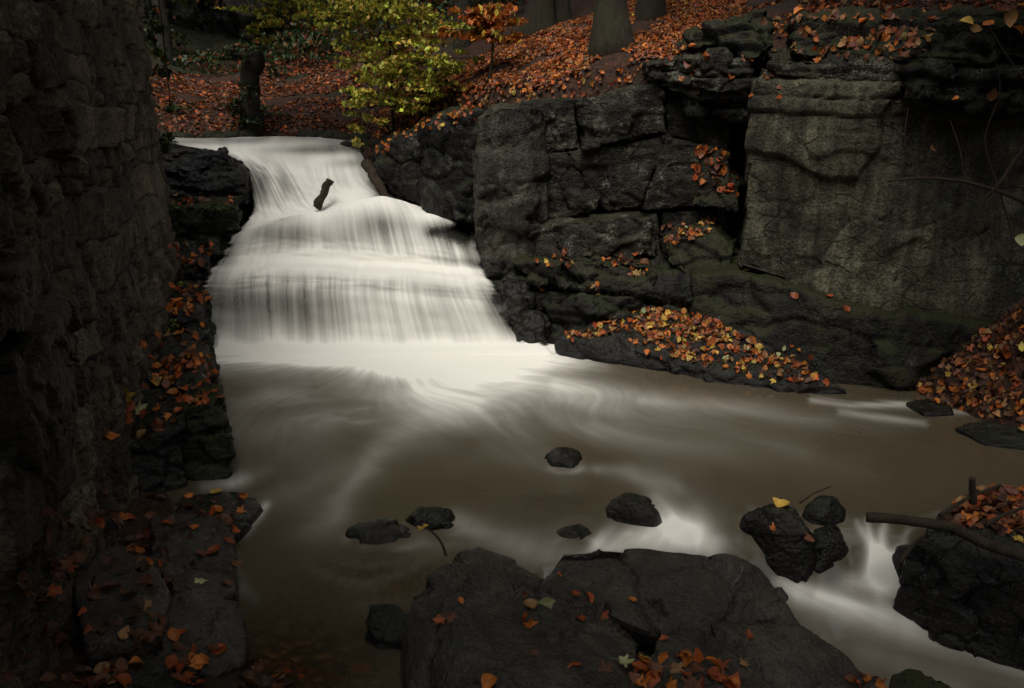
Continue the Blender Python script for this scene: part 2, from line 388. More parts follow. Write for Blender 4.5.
UP += [np.array(p) for p in [(-3.6,12,1.5),(-2.4,12,1.5),(-3.5,13,1.55),(-2.4,13,1.55),(-4.6,12,1.6),(-4.5,12.7,1.6),(-5.3,12,2.2),(-5,13.2,2.3),(-4.7,10.6,2.1),(-5.4,9,2.4),(-5,6,2.6),(-4,3,2.6),(-8,6,3.4),(-12,10,6),
    (-10,16,4.5),(-18,20,9),(0,32,8.),(-10,32,8.),(10,30,10),(0,50,22),(-25,45,22),(25,45,24),(0,80,30),(60,60,36),(-60,60,34),(12,8,6.5),(14,14,9),(30,10,15),(-30,5,13),(60,-10,22),(-60,-10,22),(8,6.5,3.4)]]
LO = [UZ(*p) for p in [(60,540,.22),(10,600,.32),(100,650,.17),(200,672,.04),(228,560,-.1),(230,480,-.15),(300,640,-.14),(380,684,-.12),(330,560,-.12),(365,578,-.07),(395,560,-.10),(420,548,-.12),(450,480,-.4),(600,420,-.45),
    (800,430,-.4),(900,640,-.85),(1024,650,-.85),(700,560,-.6),(1024,470,-.3),(900,440,-.4),(0,688,.4),(100,500,.2),(350,370,-.4),(480,620,-.3),(700,650,-.4)]]
LO += [np.array(p) for p in [(0,1,.45),(-2,1,.75),(2,1,.0),(0,0,.9),(0,-3,1.1),(5,0,.4),(-4,0,1.2),(4,2.2,-.2),(6,4.5,.9),(5.5,6,1.0),(9,4,2.6),(9,7,3.2),(8,-3,1.6),(0,-10,2.5),(10,-10,4),(-10,-10,4),(0,-30,11),(30,-30,16),(-30,-30,16),(30,0,14),(-30,0,14),
    (60,-60,24),(-60,-60,24),(-4,9,.0),(-2,10.5,.0),(0,9,-.2),(2,8,-.3),(20,6,10)]]
upf, lof = rbf(UP), rbf(LO)
GORGE = np.array([(-90,1.6),(-8,2.0),(-2.45,2.5),(-4.25,8.8),(-4.5,10.3),(-4.35,11.0),(-1.2,10.9),(-.5,10.2),(.2,9.5),(1.7,9.3),(2.3,8.9),(3.3,8.2),(5.2,8.0),(90,5),(90,-90),(-90,-90)], float)
def in_poly(px, py, poly):
    poly = np.asarray(poly, float); c = np.zeros(np.shape(px), bool); n = len(poly)
    for i in range(n):
        x0, y0 = poly[i]; x1, y1 = poly[(i+1) % n]
        if y0 == y1: continue
        c ^= ((y0 > py) != (y1 > py)) & (px < (x1-x0)*(py-y0)/(y1-y0)+x0)
    return c
def dist_poly(x, y, poly):
    d = np.full(x.shape, 1e9); n = len(poly)
    for i in range(n):
        a, b = poly[i], poly[(i+1) % n]; ab = b-a; t = np.clip(((x-a[0])*ab[0]+(y-a[1])*ab[1])/(ab@ab), 0, 1)
        d = np.minimum(d, np.hypot(x-a[0]-t*ab[0], y-a[1]-t*ab[1]))
    return d
def terr(x, y):
    x = np.asarray(x, float); y = np.asarray(y, float)
    ins = in_poly(x, y, GORGE); t = np.where(ins, 0, sstep(0, .35, dist_poly(x, y, GORGE)))
    P = np.stack([x, y, np.zeros_like(x)], -1).reshape(-1, 3)
    bump = (.16*fbm(P*.55, 3, 3)+.06*fbm(P*2.2, 3, 4)).reshape(x.shape)
    lo = lof(x, y)+np.where(ins & (y > 2.4), .25, .6)*bump; up = upf(x, y)+bump*np.where((np.abs(x+3) < 1.2) & (y < 13.2), .2, 1.)
    return lo*(1-t)+up*t
def axis(lo, hi, d, far, g=1.18):
    a = list(np.arange(lo, hi+d/2, d)); s = d
    while a[-1] < far: s *= g; a.append(a[-1]+s)
    s = d
    while a[0] > -far: s *= g; a.insert(0, a[0]-s)
    return np.array(a)
ax, ay = axis(-6, 6.5, .07, 120), axis(-.5, 19, .07, 120)
gx, gy = np.meshgrid(ax, ay); gz = terr(gx.ravel(), gy.ravel())
tm = mesh_np('terrain', np.stack([gx.ravel(), gy.ravel(), gz], 1), grid_faces(len(ax), len(ay)))
fx, fy = gx.ravel(), gy.ravel()
isbed = in_poly(fx, fy, GORGE) & (fy > 2.) & (fx > -4) & (gz < -.02)
# stream bed shown through the shallows gets the pebbled material
ter = link('terrain', tm, M['soil'], None, (0, 0, 0)); tm.materials.append(M['bed'])
fidx = grid_faces(len(ax), len(ay)); tm.materials.append(M['floor'])
far = (fy > 18.6+1.2*fbm(np.stack([fx, fy, 0*fx], 1)*.4, 3, 12)) | (fy < -1) | (np.abs(fx) > 9)
tm.polygons.foreach_set('material_index', np.where(isbed[fidx].all(1), 1, np.where(far[fidx].all(1), 2, 0)).astype(np.int32))
tag(ter, kind='structure')
# ------------------------------------------------------------------ old stone wall on the left
WA, WB = np.array([-1.70, 2.05]), np.array([-3.80, 8.85]); WL = np.linalg.norm(WB-WA); wt = (WB-WA)/WL; wn = np.array([wt[1], -wt[0]])
def wallpt(s, z, out=0.): p = WA+wt*s+wn*(out-.03*(z-2)); return np.array([p[0], p[1], z])
wall = empty('stone_wall', wallpt(3, -.3), 'tall old dark sandstone wall of rough coursed blocks left of the waterfall', 'wall')
def build_wall():
    nu, nv = 640, 470; s = np.linspace(0, WL, nu); z = np.linspace(-.4, 4.8, nv); S, Z = np.meshgrid(s, z); S = S.ravel(); Z = Z.ravel()
    P = np.stack([S, Z, 0*S], 1); r = np.random.default_rng(11)
    Zw = Z+.13*fbm(P*1.2, 2, 1)+.05*fbm(P*4, 3, 2); Sw = S+.05*fbm(P*2.2, 2, 5)+.025*fbm(P*7, 3, 6)
    rows = [-.6]
    while rows[-1] < 5: rows.append(rows[-1]+r.choice([.1, .13, .17, .22, .27])*r.uniform(.85, 1.15))
    rows = np.array(rows); ri = np.searchsorted(rows, Zw)-1
    h = np.zeros(len(S)); dz = np.minimum(Zw-rows[ri], rows[ri+1]-Zw); ds = np.zeros(len(S)); rnd = np.zeros(len(S)); tx = np.zeros(len(S))
    for k in range(len(rows)-1):
        m = ri == k
        if not m.any(): continue
        j = [-.5]
        while j[-1] < WL+.5: j.append(j[-1]+r.uniform(.9, 2.6)*max(.10, rows[k+1]-rows[k]))
        j = np.array(j); si = np.searchsorted(j, Sw[m])-1
        ds[m] = np.minimum(Sw[m]-j[si], j[si+1]-Sw[m]); rr = r.random(len(j)); rnd[m] = rr[si]; t2 = r.normal(size=(len(j), 2))*.12
        tx[m] = t2[si, 0]*(Sw[m]-(j[si]+j[si+1])/2)+t2[si, 1]*(Zw[m]-(rows[k]+rows[k+1])/2)
    e = np.minimum(dz, ds)
    h = .055*rnd+tx+.032*sstep(0, .022, e)+.024*fbm(P*13, 4, 8, .68)+.05*fbm(P*2.0, 3, 9)
    XY = WA[None]+S[:, None]*wt+(h-.06-.03*(Z-2))[:, None]*wn
    V = np.concatenate([np.stack([XY[:, 0], XY[:, 1], Z], 1)]); fc = grid_faces(nu, nv)
    fc = fc[:, ::-1].copy() if False else fc
    # thickness: a back sheet joined along the rim
    rim = np.concatenate([np.arange(nu), np.arange(1, nv)*nu+nu-1, (nv-1)*nu+np.arange(nu-2, -1, -1), np.arange(nv-2, 0, -1)*nu])
    B = V[rim]-np.array([wn[0], wn[1], 0])*.62; n0 = len(V); k = np.arange(len(rim)); k2 = (k+1) % len(rim)
    side = np.stack([rim[k2], rim[k], n0+k, n0+k2], 1)
    V = np.concatenate([V, B, B.mean(0)[None]]); back = np.stack([n0+k2, n0+k, np.full(len(k), len(V)-1)], 1)
    me = mesh_np('masonry', V, [fc, side, back]); tn = np.full(len(V), .4); tn[:len(rnd)] = ((rnd*7.31) % 1)*.75+.3*fbm(P*3, 3, 14)+.1; set_attr(me, 'tone', tn)
    return link('masonry', me, M['wall'], wall)
masonry = build_wall()
def corner(px, py0, py1, px2, seed, s_out=.12, lbl=None):
    # a big squared block at the near end, its face proud of the wall
    ya = 3.1; C = []
    def s_at(px_):
        best = min(np.linspace(0, 3, 301), key=lambda s: abs(proj(wallpt(s, 1.5, s_out))[0]-px_)); return best
    s1 = s_at(px2); s0 = max(0, s1-.8)
    q = wallpt(s1, 1.5, s_out); za = U(px2, py1, q[1])[2]; zb = U(px2, py0, q[1])[2]
    for s in (s0, s1):
        for z in (za, zb):
            for o in (-.15, s_out): C.append(wallpt(s, z, o))
    o = hull('cornerstone', C, 'quoin', voxel=.016, amp=.035, s=seed, parent=wall, fscale=.35, facet=.7, crack=.2)
    if lbl: o['label'] = lbl
    return o
for a in [(0, -30, 52, 34, 1, .13), (0, 58, 92, 20, 2, .09), (0, 95, 152, 36, 3, .14), (0, 164, 240, 60, 4, .2), (0, 247, 305, 62, 5, .21), (0, 300, 390, 82, 6, .24), (0, 384, 460, 60, 7, .2), (0, 300, 352, 76, 8, .2)]:
    corner(a[0], a[1], a[2], a[3], a[4]+40, a[5])
# ------------------------------------------------------------------ waterfall: control net -> dense sheet
NET = [
 [(158,138,13.2),(200,138,13.2),(240,137,13.2),(280,136.5,13.2),(310,137,13.2),(340,138.5,13.2),(364,142,13.2)],
 [(158,140,12),(200,141,12),(235,142,12),(275,142,12),(310,143,12),(340,146,12),(364,150,12)],
 [(172,144.5,11.5),(215,147,11.35),(238,152,11.15),(270,156,11.0),(310,160,10.95),(345,159,11.0),(370,162,11.0)],
 [(238,164,11.0),(249,168,10.85),(262,172,10.72),(285,177,10.66),(315,180,10.64),(350,179,10.7),(380,182,10.7)],
 [(252,204,10.68),(262,206,10.55),(280,207,10.5),(302,207,10.45),(332,206,10.42),(372,202,10.45),(412,206,10.4)],
 [(238,230,10.05),(265,225,10.0),(300,220,9.95),(335,218,9.95),(375,211,10.0),(420,215,10.0),(478,226,9.9)],
 [(222,245,9.45),(260,241,9.38),(300,239,9.34),(340,240,9.32),(390,243,9.32),(440,248,9.32),(488,256,9.3)],
 [(212,262,9.3),(255,259,9.24),(300,258,9.2),(345,260,9.18),(395,263,9.18),(445,267,9.18),(494,274,9.15)],
 [(200,279,8.62),(245,275,8.52),(290,275,8.45),(340,276,8.42),(395,279,8.42),(450,284,8.42),(507,290,8.42)],
 [(194,294,8.46),(245,291,8.38),(290,291,8.31),(340,292,8.28),(395,294,8.28),(455,298,8.28),(515,302,8.3)],
 [(189,338,8.2),(248,339,8.14),(292,340,8.1),(345,341,8.08),(405,341,8.08),(470,340,8.1),(538,338,8.15)],
 [(184,348,7.95),(248,349,7.91),(292,350,7.88),(345,351,7.86),(405,351,7.86),(470,350,7.88),(550,347,7.95)],
 [(180,358.5,7.66),(248,359.5,7.63),(292,360,7.61),(345,360.5,7.60),(405,360.5,7.6),(470,360,7.61),(566,357,7.68)]]
def spline_nu(pts, k):
    # Hermite through unevenly spaced points (no overshoot where spacing changes)
    pts = np.asarray(pts, float); n = len(pts); h = np.linalg.norm(np.diff(pts, axis=0), axis=1)**.75+1e-6; d = np.diff(pts, axis=0)/h[:, None]
    m = np.empty_like(pts); m[0], m[-1] = d[0], d[-1]; m[1:-1] = (d[:-1]*h[1:, None]+d[1:]*h[:-1, None])/(h[:-1]+h[1:])[:, None]
    t = np.linspace(0, n-1, k); i = np.clip(np.floor(t).astype(int), 0, n-2); f = (t-i)[:, None]; H = h[i][:, None]
    return (2*f**3-3*f**2+1)*pts[i]+(f**3-2*f**2+f)*H*m[i]+(-2*f**3+3*f**2)*pts[i+1]+(f**3-f**2)*H*m[i+1]
def net_grid(nu, nv):
    G = np.array([[U(*p) for p in r] for r in NET])                   # rows, 7, 3
    rows = np.stack([spline(r, nu) for r in G])                       # rows, nu, 3
    t = np.linspace(0, len(NET)-1, nv); return np.stack([spline_nu(rows[:, i], nv) for i in range(nu)], 1), t
nu, nv = 420, 460
W, wt_rows = net_grid(nu, nv); V = W.reshape(-1, 3); uu = np.tile(np.linspace(0, 1, nu), nv); tt = np.repeat(wt_rows, nu)
# dark rock under the water
bednet, _ = net_grid(120, 150); Bv = bednet.reshape(-1, 3); bu = np.tile(np.linspace(0, 1, 120), 150); bt = np.repeat(np.linspace(0, len(NET)-1, 150), 120)
Bv = Bv+np.array([0, .09, -.06])+.10*fbm(Bv*2.2, 4, 31)[:, None]*np.array([0, .6, -1.])-np.array([0, 0, .03])
for (px, py, Y, R) in ((381,222,10.02,.34),(456,231,9.82,.34),(500,292,8.55,.2),(245,262,9.4,.15)):
    c = U(px, py, Y); d = np.linalg.norm((Bv-c)*np.array([.8, 1, 1.3]), axis=1); Bv[:, 2] += .75*R*np.exp(-(d/R)**2)*.55
Bv[:, 2] -= .5*sstep(9.4, 10.3, bt)
rim = Bv.reshape(150, 120, 3)
foot = rim[-1].copy(); foot[:, 2] -= .8
Bg = np.concatenate([rim, foot[None]], 0)
br = link('rock_ledges', mesh_np('rock_ledges', Bg.reshape(-1, 3), grid_faces(120, 151)), M['bedrock'], None)
tag(br, 'dark stepped rock ledges showing through under the white waterfall', 'rock'); ROCKS.append(br)
nrm = np.cross(np.gradient(W, axis=1).reshape(-1, 3), np.gradient(W, axis=0).reshape(-1, 3)); nrm /= np.linalg.norm(nrm, axis=1)[:, None]+1e-9
if nrm[:, 2].mean() < 0: nrm = -nrm
V = V+nrm*(.05*fbm(np.stack([uu*4, tt*1.3, 0*uu+2], 1), 3, 58)*sstep(1.5, 3, tt)*(1-sstep(9.5, 10.5, tt)))[:, None]
stk = fbm(np.stack([uu*34, tt*.25, 0*uu], 1), 2, 51); stk2 = fbm(np.stack([uu*9, tt*.3, 0*uu+4], 1), 2, 52)
amp = .008+.020*sstep(1.5, 3, tt)*(1-sstep(9.5, 10.5, tt))
V = V+nrm*(amp*(stk*.55+stk2*1.1))[:, None]
for (px, py, Y, R, k_) in ((381,218,9.98,.40,.34),(455,232,9.82,.26,.40),(296,232,9.7,.42,.22),(425,236,9.6,.28,.13),(345,228,9.8,.3,.1)):
    c = U(px, py, Y); d = np.linalg.norm((V-c)*np.array([.75, 1, 1.]), axis=1); V[:, 2] += k_*R*np.exp(-(d/R)**2)*1.3
V[:, 2] -= .045*sstep(11.1, 12, tt)
ppx, ppy, _ = proj(V)
def gs(x, y, sx, sy): return np.exp(-((ppx-x)/sx)**2-((ppy-y)/sy)**2)
dens_shade = .92+0*uu
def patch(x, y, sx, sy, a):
    global dens_shade
    dens_shade = dens_shade-a*gs(x, y, sx, sy)  # lowers density for thin water and for painted grey shade between strands
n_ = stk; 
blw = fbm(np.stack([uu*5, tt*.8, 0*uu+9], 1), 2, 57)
dens_shade = .93-.30*(1-sstep(0, 2.2, tt))+.16*stk2+.20*blw-.10*np.exp(-((tt-8.2)/.3)**2)-.10*np.exp(-((tt-5.9)/.3)**2)+.25*np.exp(-((tt-4.4)/.5)**2)+.25*np.exp(-((tt-7.3)/.5)**2)  # dips at the lips paint the shade beneath them into the density
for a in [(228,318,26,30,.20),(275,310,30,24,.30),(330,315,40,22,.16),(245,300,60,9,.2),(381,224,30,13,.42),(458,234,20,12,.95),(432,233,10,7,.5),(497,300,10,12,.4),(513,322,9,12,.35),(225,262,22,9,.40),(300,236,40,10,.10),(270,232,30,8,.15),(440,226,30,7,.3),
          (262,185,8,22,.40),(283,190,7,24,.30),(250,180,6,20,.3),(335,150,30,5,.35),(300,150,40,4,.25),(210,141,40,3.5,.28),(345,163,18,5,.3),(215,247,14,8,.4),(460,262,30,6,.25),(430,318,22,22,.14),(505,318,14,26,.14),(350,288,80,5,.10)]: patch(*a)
dens_shade += .16*gs(330,195,50,22)+.12*gs(330,258,80,8)+.15*gs(380,305,40,30)
edn = fbm(np.stack([tt*2.2, (uu > .5)*7., 0*uu], 1), 4, 59); edge = np.minimum(uu, 1-uu)+.045*edn*(tt > 3); dens_shade *= sstep(0, .05, edge+.02*stk); dens_shade = dens_shade-.40*(1-sstep(.0, .13, edge))*(.6+.9*np.abs(stk))
bl_ = sstep(9.5, 10.8, tt+.5*stk2); dens_shade = dens_shade*(1-bl_)+1.15*bl_*sstep(0, .02, np.minimum(uu, 1-uu))
wn_ = .55+.9*np.clip(.5+1.2*fbm(np.stack([uu*3.5, tt*.15, 0*uu+6], 1), 2, 71), 0, 1)
thread = np.clip(.03+wn_*(.30*sstep(7.7, 8.5, tt)*(1-sstep(8.9, 10.9, tt))*np.clip(1.2-uu*1.0, .45, 1)+.20*sstep(2.1, 2.6, tt)*(1-sstep(3.5, 4.3, tt))*np.clip(1.1-uu, .3, 1)+.15*sstep(5.5, 6.0, tt)*(1-sstep(6.5, 7.2, tt))+.15*gs(385,222,45,20)+.12*gs(440,240,50,25)), 0, 1)
dens_shade = dens_shade-.13*sstep(8.0, 8.7, tt)*(1-sstep(9.0, 10.6, tt))-.10*sstep(5.7, 6.1, tt)*(1-sstep(6.5, 7.0, tt))  # tier faces thinned, with shading under the lips painted in as well
dens_shade = np.clip(dens_shade, 0, 1.15)
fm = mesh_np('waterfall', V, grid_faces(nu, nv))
set_attr(fm, 'dens_shade', dens_shade); set_attr(fm, 'thread', thread)
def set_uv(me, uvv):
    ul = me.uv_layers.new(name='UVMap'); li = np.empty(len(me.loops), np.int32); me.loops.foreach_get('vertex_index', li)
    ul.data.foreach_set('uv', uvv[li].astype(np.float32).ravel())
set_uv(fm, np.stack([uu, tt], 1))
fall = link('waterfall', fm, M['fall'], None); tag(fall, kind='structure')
# ------------------------------------------------------------------ pool and outflow
def polyd(px, py, pts):
    pts = np.asarray(pts, float); best = np.full(px.shape, 1e9); bt_ = np.zeros(px.shape)
    for i in range(len(pts)-1):
        a, b = pts[i, :2], pts[i+1, :2]; ab = b-a; t = np.clip(((px-a[0])*ab[0]+(py-a[1])*ab[1])/(ab@ab), 0, 1)
        d = np.hypot(px-a[0]-t*ab[0], py-a[1]-t*ab[1])
        w = pts[i, 2]+(pts[i+1, 2]-pts[i, 2])*t; s = pts[i, 3]+(pts[i+1, 3]-pts[i, 3])*t
        v = s*.66*np.exp(-(d/(1.2*w))**2)+.07*s*np.exp(-(d/(2.2*w))**2); bt_ = np.maximum(bt_, v)
    return bt_
def build_pool():
    xs = np.linspace(-4.3, 5.6, 560); ys = np.linspace(2.0, 8.75, 460); X, Y = np.meshgrid(xs, ys); X = X.ravel(); Y = Y.ravel()
    dam = np.interp(X, [-1, -.15, .0, .16, .63, 1.1, 2.3, 3.43, 5.6], [0, 0, 3.5, 3.97, 4.13, 4.42, 4.44, 4.8, 5.3])
    P = np.stack([X, Y, 0*X], 1)
    t = sstep(0, .62, dam-Y+.07*fbm(P*3, 2, 60))
    Z = -.5*t - .10*sstep(.6, 2.5, dam-Y)+.012*fbm(P*np.array([1.5, 1.5, 1]), 3, 61)
    px, py, _ = proj(np.stack([X, Y, Z], 1))
    cx, cy = -1.35, 9.0; th = np.arctan2(X-cx, cy-Y); rr = np.hypot(X-cx, Y-cy); th = th+.22*fbm(np.stack([X*.55, Y*.55, 0*X], 1), 2, 66)+.06*np.sin(rr*1.3)*np.sign(X-cx)
    n1 = fbm(np.stack([th*9, rr*.55, 0*X], 1), 4, 63); n2 = fbm(np.stack([X*1.1, Y*1.6, 0*X], 1), 4, 64); n3 = fbm(np.stack([th*30, rr*.8, 0*X], 1), 3, 65)
    wx, wy = px+16*n2, py+7*n2
    f = polyd(wx, wy, [(190,342,16,1.5),(300,344,18,1.6),(420,348,20,1.7),(540,344,16,1.5),(600,360,8,.25)])
    def blob(x, y, sx, sy, a, rot=0.):
        nonlocal f
        dx, dy = wx-x, wy-y; c, s = math.cos(rot), math.sin(rot); f = np.maximum(f, 0)+a*np.exp(-((dx*c+dy*s)/sx)**2-((-dx*s+dy*c)/sy)**2)
    blob(440, 362, 110, 14, .65); blob(452, 384, 66, 24, .36); blob(440, 402, 46, 24, .22); blob(520, 380, 65, 14, .26, .2); blob(340, 360, 90, 7, .3); blob(580, 390, 70, 16, .12, .25); blob(250,360,60,7,.3)
    blob(450, 395, 120, 34, .16); blob(590, 396, 130, 22, .09, .15); blob(270, 430, 100, 55, .03)
    f = f+.8*polyd(wx, wy, [(452,385,38,.5),(432,408,26,.5),(412,424,20,.42),(392,438,15,.38),(374,452,11,.36),(362,467,9,.36),(355,483,8,.32),(349,500,9,.24),(338,514,13,.18),(318,526,18,.1)])
    f = f+.40*polyd(wx, wy, [(228,402,7,.5),(265,396,9,.8),(305,394,6,.35)])+.3*polyd(wx, wy, [(206,466,9,.4),(240,478,9,.8),(268,470,6,.3)])
    f = f+polyd(px, py, [(205,487,5,.35),(232,484,5,.55),(246,480,6,.3)])+polyd(px, py, [(266,505,3.5,.6),(258,516,4,.65),(246,532,4,.4)])+polyd(wx, wy, [(236,562,5,.16),(242,588,6,.2),(256,598,5,.1)])
    f = f+.28*polyd(wx, wy, [(240,430,20,.6),(300,440,30,.5),(330,480,40,.4)])
    for (a, b, w, s) in [((560,385),(820,420),6,.28),((560,400),(800,450),7,.22),((520,405),(700,470),8,.18),((640,400),(900,425),5,.2),((480,410),(560,470),10,.16),((600,430),(860,470),9,.12)]:
        f = f+polyd(wx, wy, [(*a, w, s), (*b, w*1.6, s*.3)])
    f = f+polyd(px+6*n3, py+3*n3, [(812,400,3,.5),(850,405,2.5,.55),(905,405,3,.7),(945,412,2.5,.5),(985,415,2,.3)])+polyd(px+5*n3, py+3*n3, [(840,412,3,.4),(880,418,3,.5),(925,424,3,.3)])
    f = f+polyd(px, py, [(600,346,4,.9),(632,348,3,.8)])+polyd(wx, wy, [(600,470,5,.2),(640,476,8,.38),(672,486,9,.25)])+polyd(wx, wy, [(300,556,5,.0),(318,572,5,.07),(345,582,5,.10),(372,584,5,.12),(396,578,5,.12),(420,566,5,.10),(450,550,5,.03)])+polyd(wx, wy, [(330,555,4,.0),(350,564,4,.08),(372,567,4,.10),(395,564,4,.08),(425,552,4,.02)])
    f = f+polyd(wx, wy, [(460,520,8,.35),(500,540,12,.35),(560,560,14,.3)])
    k = 15*n3
    f = f+polyd(px+k*.4, py+k*.3, [(606,545,11,.9),(650,540,17,1.15),(690,538,20,1.15),(712,548,14,.8)])+polyd(px, py, [(655,505,10,.5),(670,520,10,.8),(690,535,10,.7)])
    sx = px+k*.4; sy = py+k*.2
    f = f+polyd(sx, py, [(858,522,3,.3),(868,540,5,.6),(880,562,9,1.0)])+polyd(sx, py, [(884,522,3,.35),(884,545,5,.8),(884,566,10,1.2)])+polyd(sx, py, [(908,530,3,.25),(900,548,4,.5),(890,566,8,.9)])+polyd(sx, py, [(868,518,2.5,.3),(874,545,4,.6),(882,570,8,.8)])
    f = f+polyd(sx, sy, [(850,582,8,.4),(884,580,14,1.2),(920,592,13,1.0),(970,608,11,.75),(1040,630,10,.55)])
    f = f+polyd(sx, sy, [(782,582,6,.6),(800,592,9,.9),(850,610,11,.65),(920,632,12,.5),(1040,672,14,.42)])+polyd(sx, sy, [(820,596,4,.4),(900,616,6,.3),(1040,655,8,.22)])+polyd(sx, sy, [(860,650,8,.10),(960,690,10,.16)])
    f = f+.12*sstep(572, 590, py)*(px > 770)
    for pts_ in ([(212,446,9,.0),(245,428,11,.12),(300,424,12,.14),(355,414,12,.10),(400,402,12,.0)],[(225,520,9,.0),(262,508,10,.10),(305,492,11,.13),(340,470,10,.08),(360,446,9,.0)],[(270,548,7,.0),(300,532,8,.08),(340,520,8,.10),(380,500,8,.0)],[(500,430,10,.0),(560,425,9,.10),(640,438,9,.12),(720,455,9,.06),(780,480,9,.0)],[(440,470,9,.0),(490,455,9,.08),(545,462,9,.08),(600,478,9,.0)]):
        f = f+polyd(wx+6*n1, wy+4*n1, pts_)
    for (qx, qy, qa, qb, qs) in [(565,464,20,10,.22),(633,522,28,13,.3),(431,527,25,11,.2),(384,539,38,12,.22),(576,545,22,9,.25),(762,528,30,22,.18),(822,524,26,16,.18)]:
        dd = np.hypot((px-qx)/qa, (py-qy)/qb); an_ = np.clip(.35+1.6*fbm(np.stack([px*.035, py*.06, 0*px+qx], 1), 2, 91), 0, 1); f = f+qs*.8*np.exp(-((dd-.92)/.26)**2)*an_+qs*.5*np.exp(-((px-qx-qa*1.3)/(qa*1.2))**2-((py-qy-qb*.5)/(qb*.5))**2)
    low = t > .5
    f = f*np.where(low, 1.+.5*n3, 1.+.38*n1+.16*n3)
    f = np.clip(f, 0, 2); solid = polyd(px, py+5*n2, [(180,347,17,1.35),(300,350,18,1.55),(420,353,22,1.7),(550,347,17,1.55),(590,351,9,.4)]); f = np.maximum(f, solid)
    sh = .85*np.exp(-((px-300)/95)**2-((py-665)/62)**2)+.55*np.exp(-((px-385)/60)**2-((py-575)/22)**2)+.3*np.exp(-((px-560)/60)**2-((py-500)/14)**2)
    clear = np.clip(sh*(1+.5*n2)-.12, 0, .8)*(1-np.clip(f*2, 0, 1))
    V = np.stack([X, Y, Z], 1); me = mesh_np('pool_water', V, grid_faces(560, 460)); set_attr(me, 'foam', np.clip(f, 0, 1.3)); set_attr(me, 'clear', clear)
    d2 = np.array([.93, -.36]); al = X*d2[0]+Y*d2[1]; ac = -X*d2[1]+Y*d2[0]
    set_uv(me, np.where(low[:, None], np.stack([ac*16, al*1.1], 1), np.stack([th*22, rr*1.3], 1)))
    o = link('pool_water', me, M['pool'], None); tag(o, kind='structure'); return o
pool = build_pool()
# ------------------------------------------------------------------ right-hand crag
def fr(name, front, tops, dy, mat, label, voxel=.035, amp=.06, s=1, cat='rock face', **kw):
    pts = [U(*p) for p in front]+[U(*p) for p in tops]
    pts += [U(*p)*np.array([1+dy/p[2], 1+dy/p[2], 1]) for p in front]
    kw.setdefault('cheb', True)
    return hull(name, pts, mat, label, cat, voxel, amp, s, **kw)
fr('crag_block', [(757,64,7.75),(874,76,7.05),(1040,92,7.1),(735,268,7.72),(874,312,7.0),(960,322,6.95),(1070,335,7.0)], [], 2.2, 'cliffpale',
   'huge pale grey-green rock face with vertical stains, tallest block of the crag', .022, .06, 3, fscale=1.1, facet=.45, crack=.2, fine=.6, strata=.14, smask=(2.1, 2.5))
fr('crag_plinth', [(692,276,7.8),(735,270,7.62),(874,315,6.9),(955,325,6.85),(1060,338,6.9),(690,350,7.55),(760,372,7.2),(836,392,6.9),(900,400,6.75),(960,396,6.75),(1060,400,6.8)], [], 1.8, 'mossrock',
   'mossy sloping rock base under the long crack of the pale rock face', .03, .05, 4, fscale=.8)
fr('crag_layer', [(768,54,7.7),(880,62,7.1),(1040,70,7.0),(768,76,7.6),(880,92,7.0),(1040,112,6.95)], [], 1.9, 'cliff',
   'thin broken rock layers capping the pale rock face', .022, .075, 5, strata=.07, fscale=.5, facet=.5, crack=.5, fine=.6)
fr('crag_layer', [(800,22,7.9),(900,24,7.4),(1050,10,7.2),(790,56,7.6),(900,64,7.05),(1050,76,6.9)], [], 1.9, 'mossrock',
   'leaf-strewn mossy rock layer on top of the pale rock face', .025, .08, 6, strata=.1, fscale=.5, facet=.5, crack=.5, fine=.6)
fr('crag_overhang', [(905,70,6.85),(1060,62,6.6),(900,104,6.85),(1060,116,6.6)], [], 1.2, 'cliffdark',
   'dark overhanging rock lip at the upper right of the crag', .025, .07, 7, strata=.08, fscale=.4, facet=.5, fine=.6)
fr('crag_buttress', [(474,116,8.95),(500,106,8.75),(530,104,8.75),(545,110,8.85),(476,258,8.95),(495,266,8.75),(535,264,8.65),(556,258,8.8)], [], 1.4, 'buttress',
   'upright stained rock buttress beside the top of the waterfall', .03, .05, 8, fscale=.6)
cf = empty('jointed_crag', U(620, 262, 8.6), 'wide dark jointed rock face between the buttress and the leafy cleft', 'rock face')
def face_block(q, off, s, mat='cliff'):
    pts = []
    for (px, py) in q:
        Y = 8.98-(px-525)/200*.55+off; a_ = U(px, py, Y); pts += [a_, a_*np.array([1+1.2/Y, 1+1.2/Y, 1])]
    hull('block', pts, mat, voxel=.022, amp=.035, s=s, parent=cf, fscale=.42, facet=.55, fine=.9, crack=.35, cheb=True)
for k, (q, off) in enumerate([([(520,102),(574,99),(581,151),(524,158)], .05), ([(575,99),(661,82),(667,134),(583,150)], -.02), ([(662,84),(732,108),(731,150),(668,136)], .09),
        ([(522,159),(566,153),(602,196),(596,214),(527,222)], -.01), ([(568,152),(668,137),(652,176),(640,209),(604,212),(603,195)], .07), ([(669,138),(731,152),(728,205),(642,210),(654,176)], .0),
        ([(528,223),(597,216),(606,262),(532,266)], -.09), ([(599,216),(658,212),(661,262),(608,263)], -.05), ([(660,212),(729,207),(727,266),(663,263)], .03)]):
    face_block(q, off, 600+k)
fr('crag_slab', [(530,226,8.68),(600,219,8.5),(652,216,8.42),(536,262,8.62),(655,258,8.36)], [], .8, 'cliff',
   'low lichen-spotted rock slab jutting from the foot of the dark face', .025, .05, 10, fscale=.4)
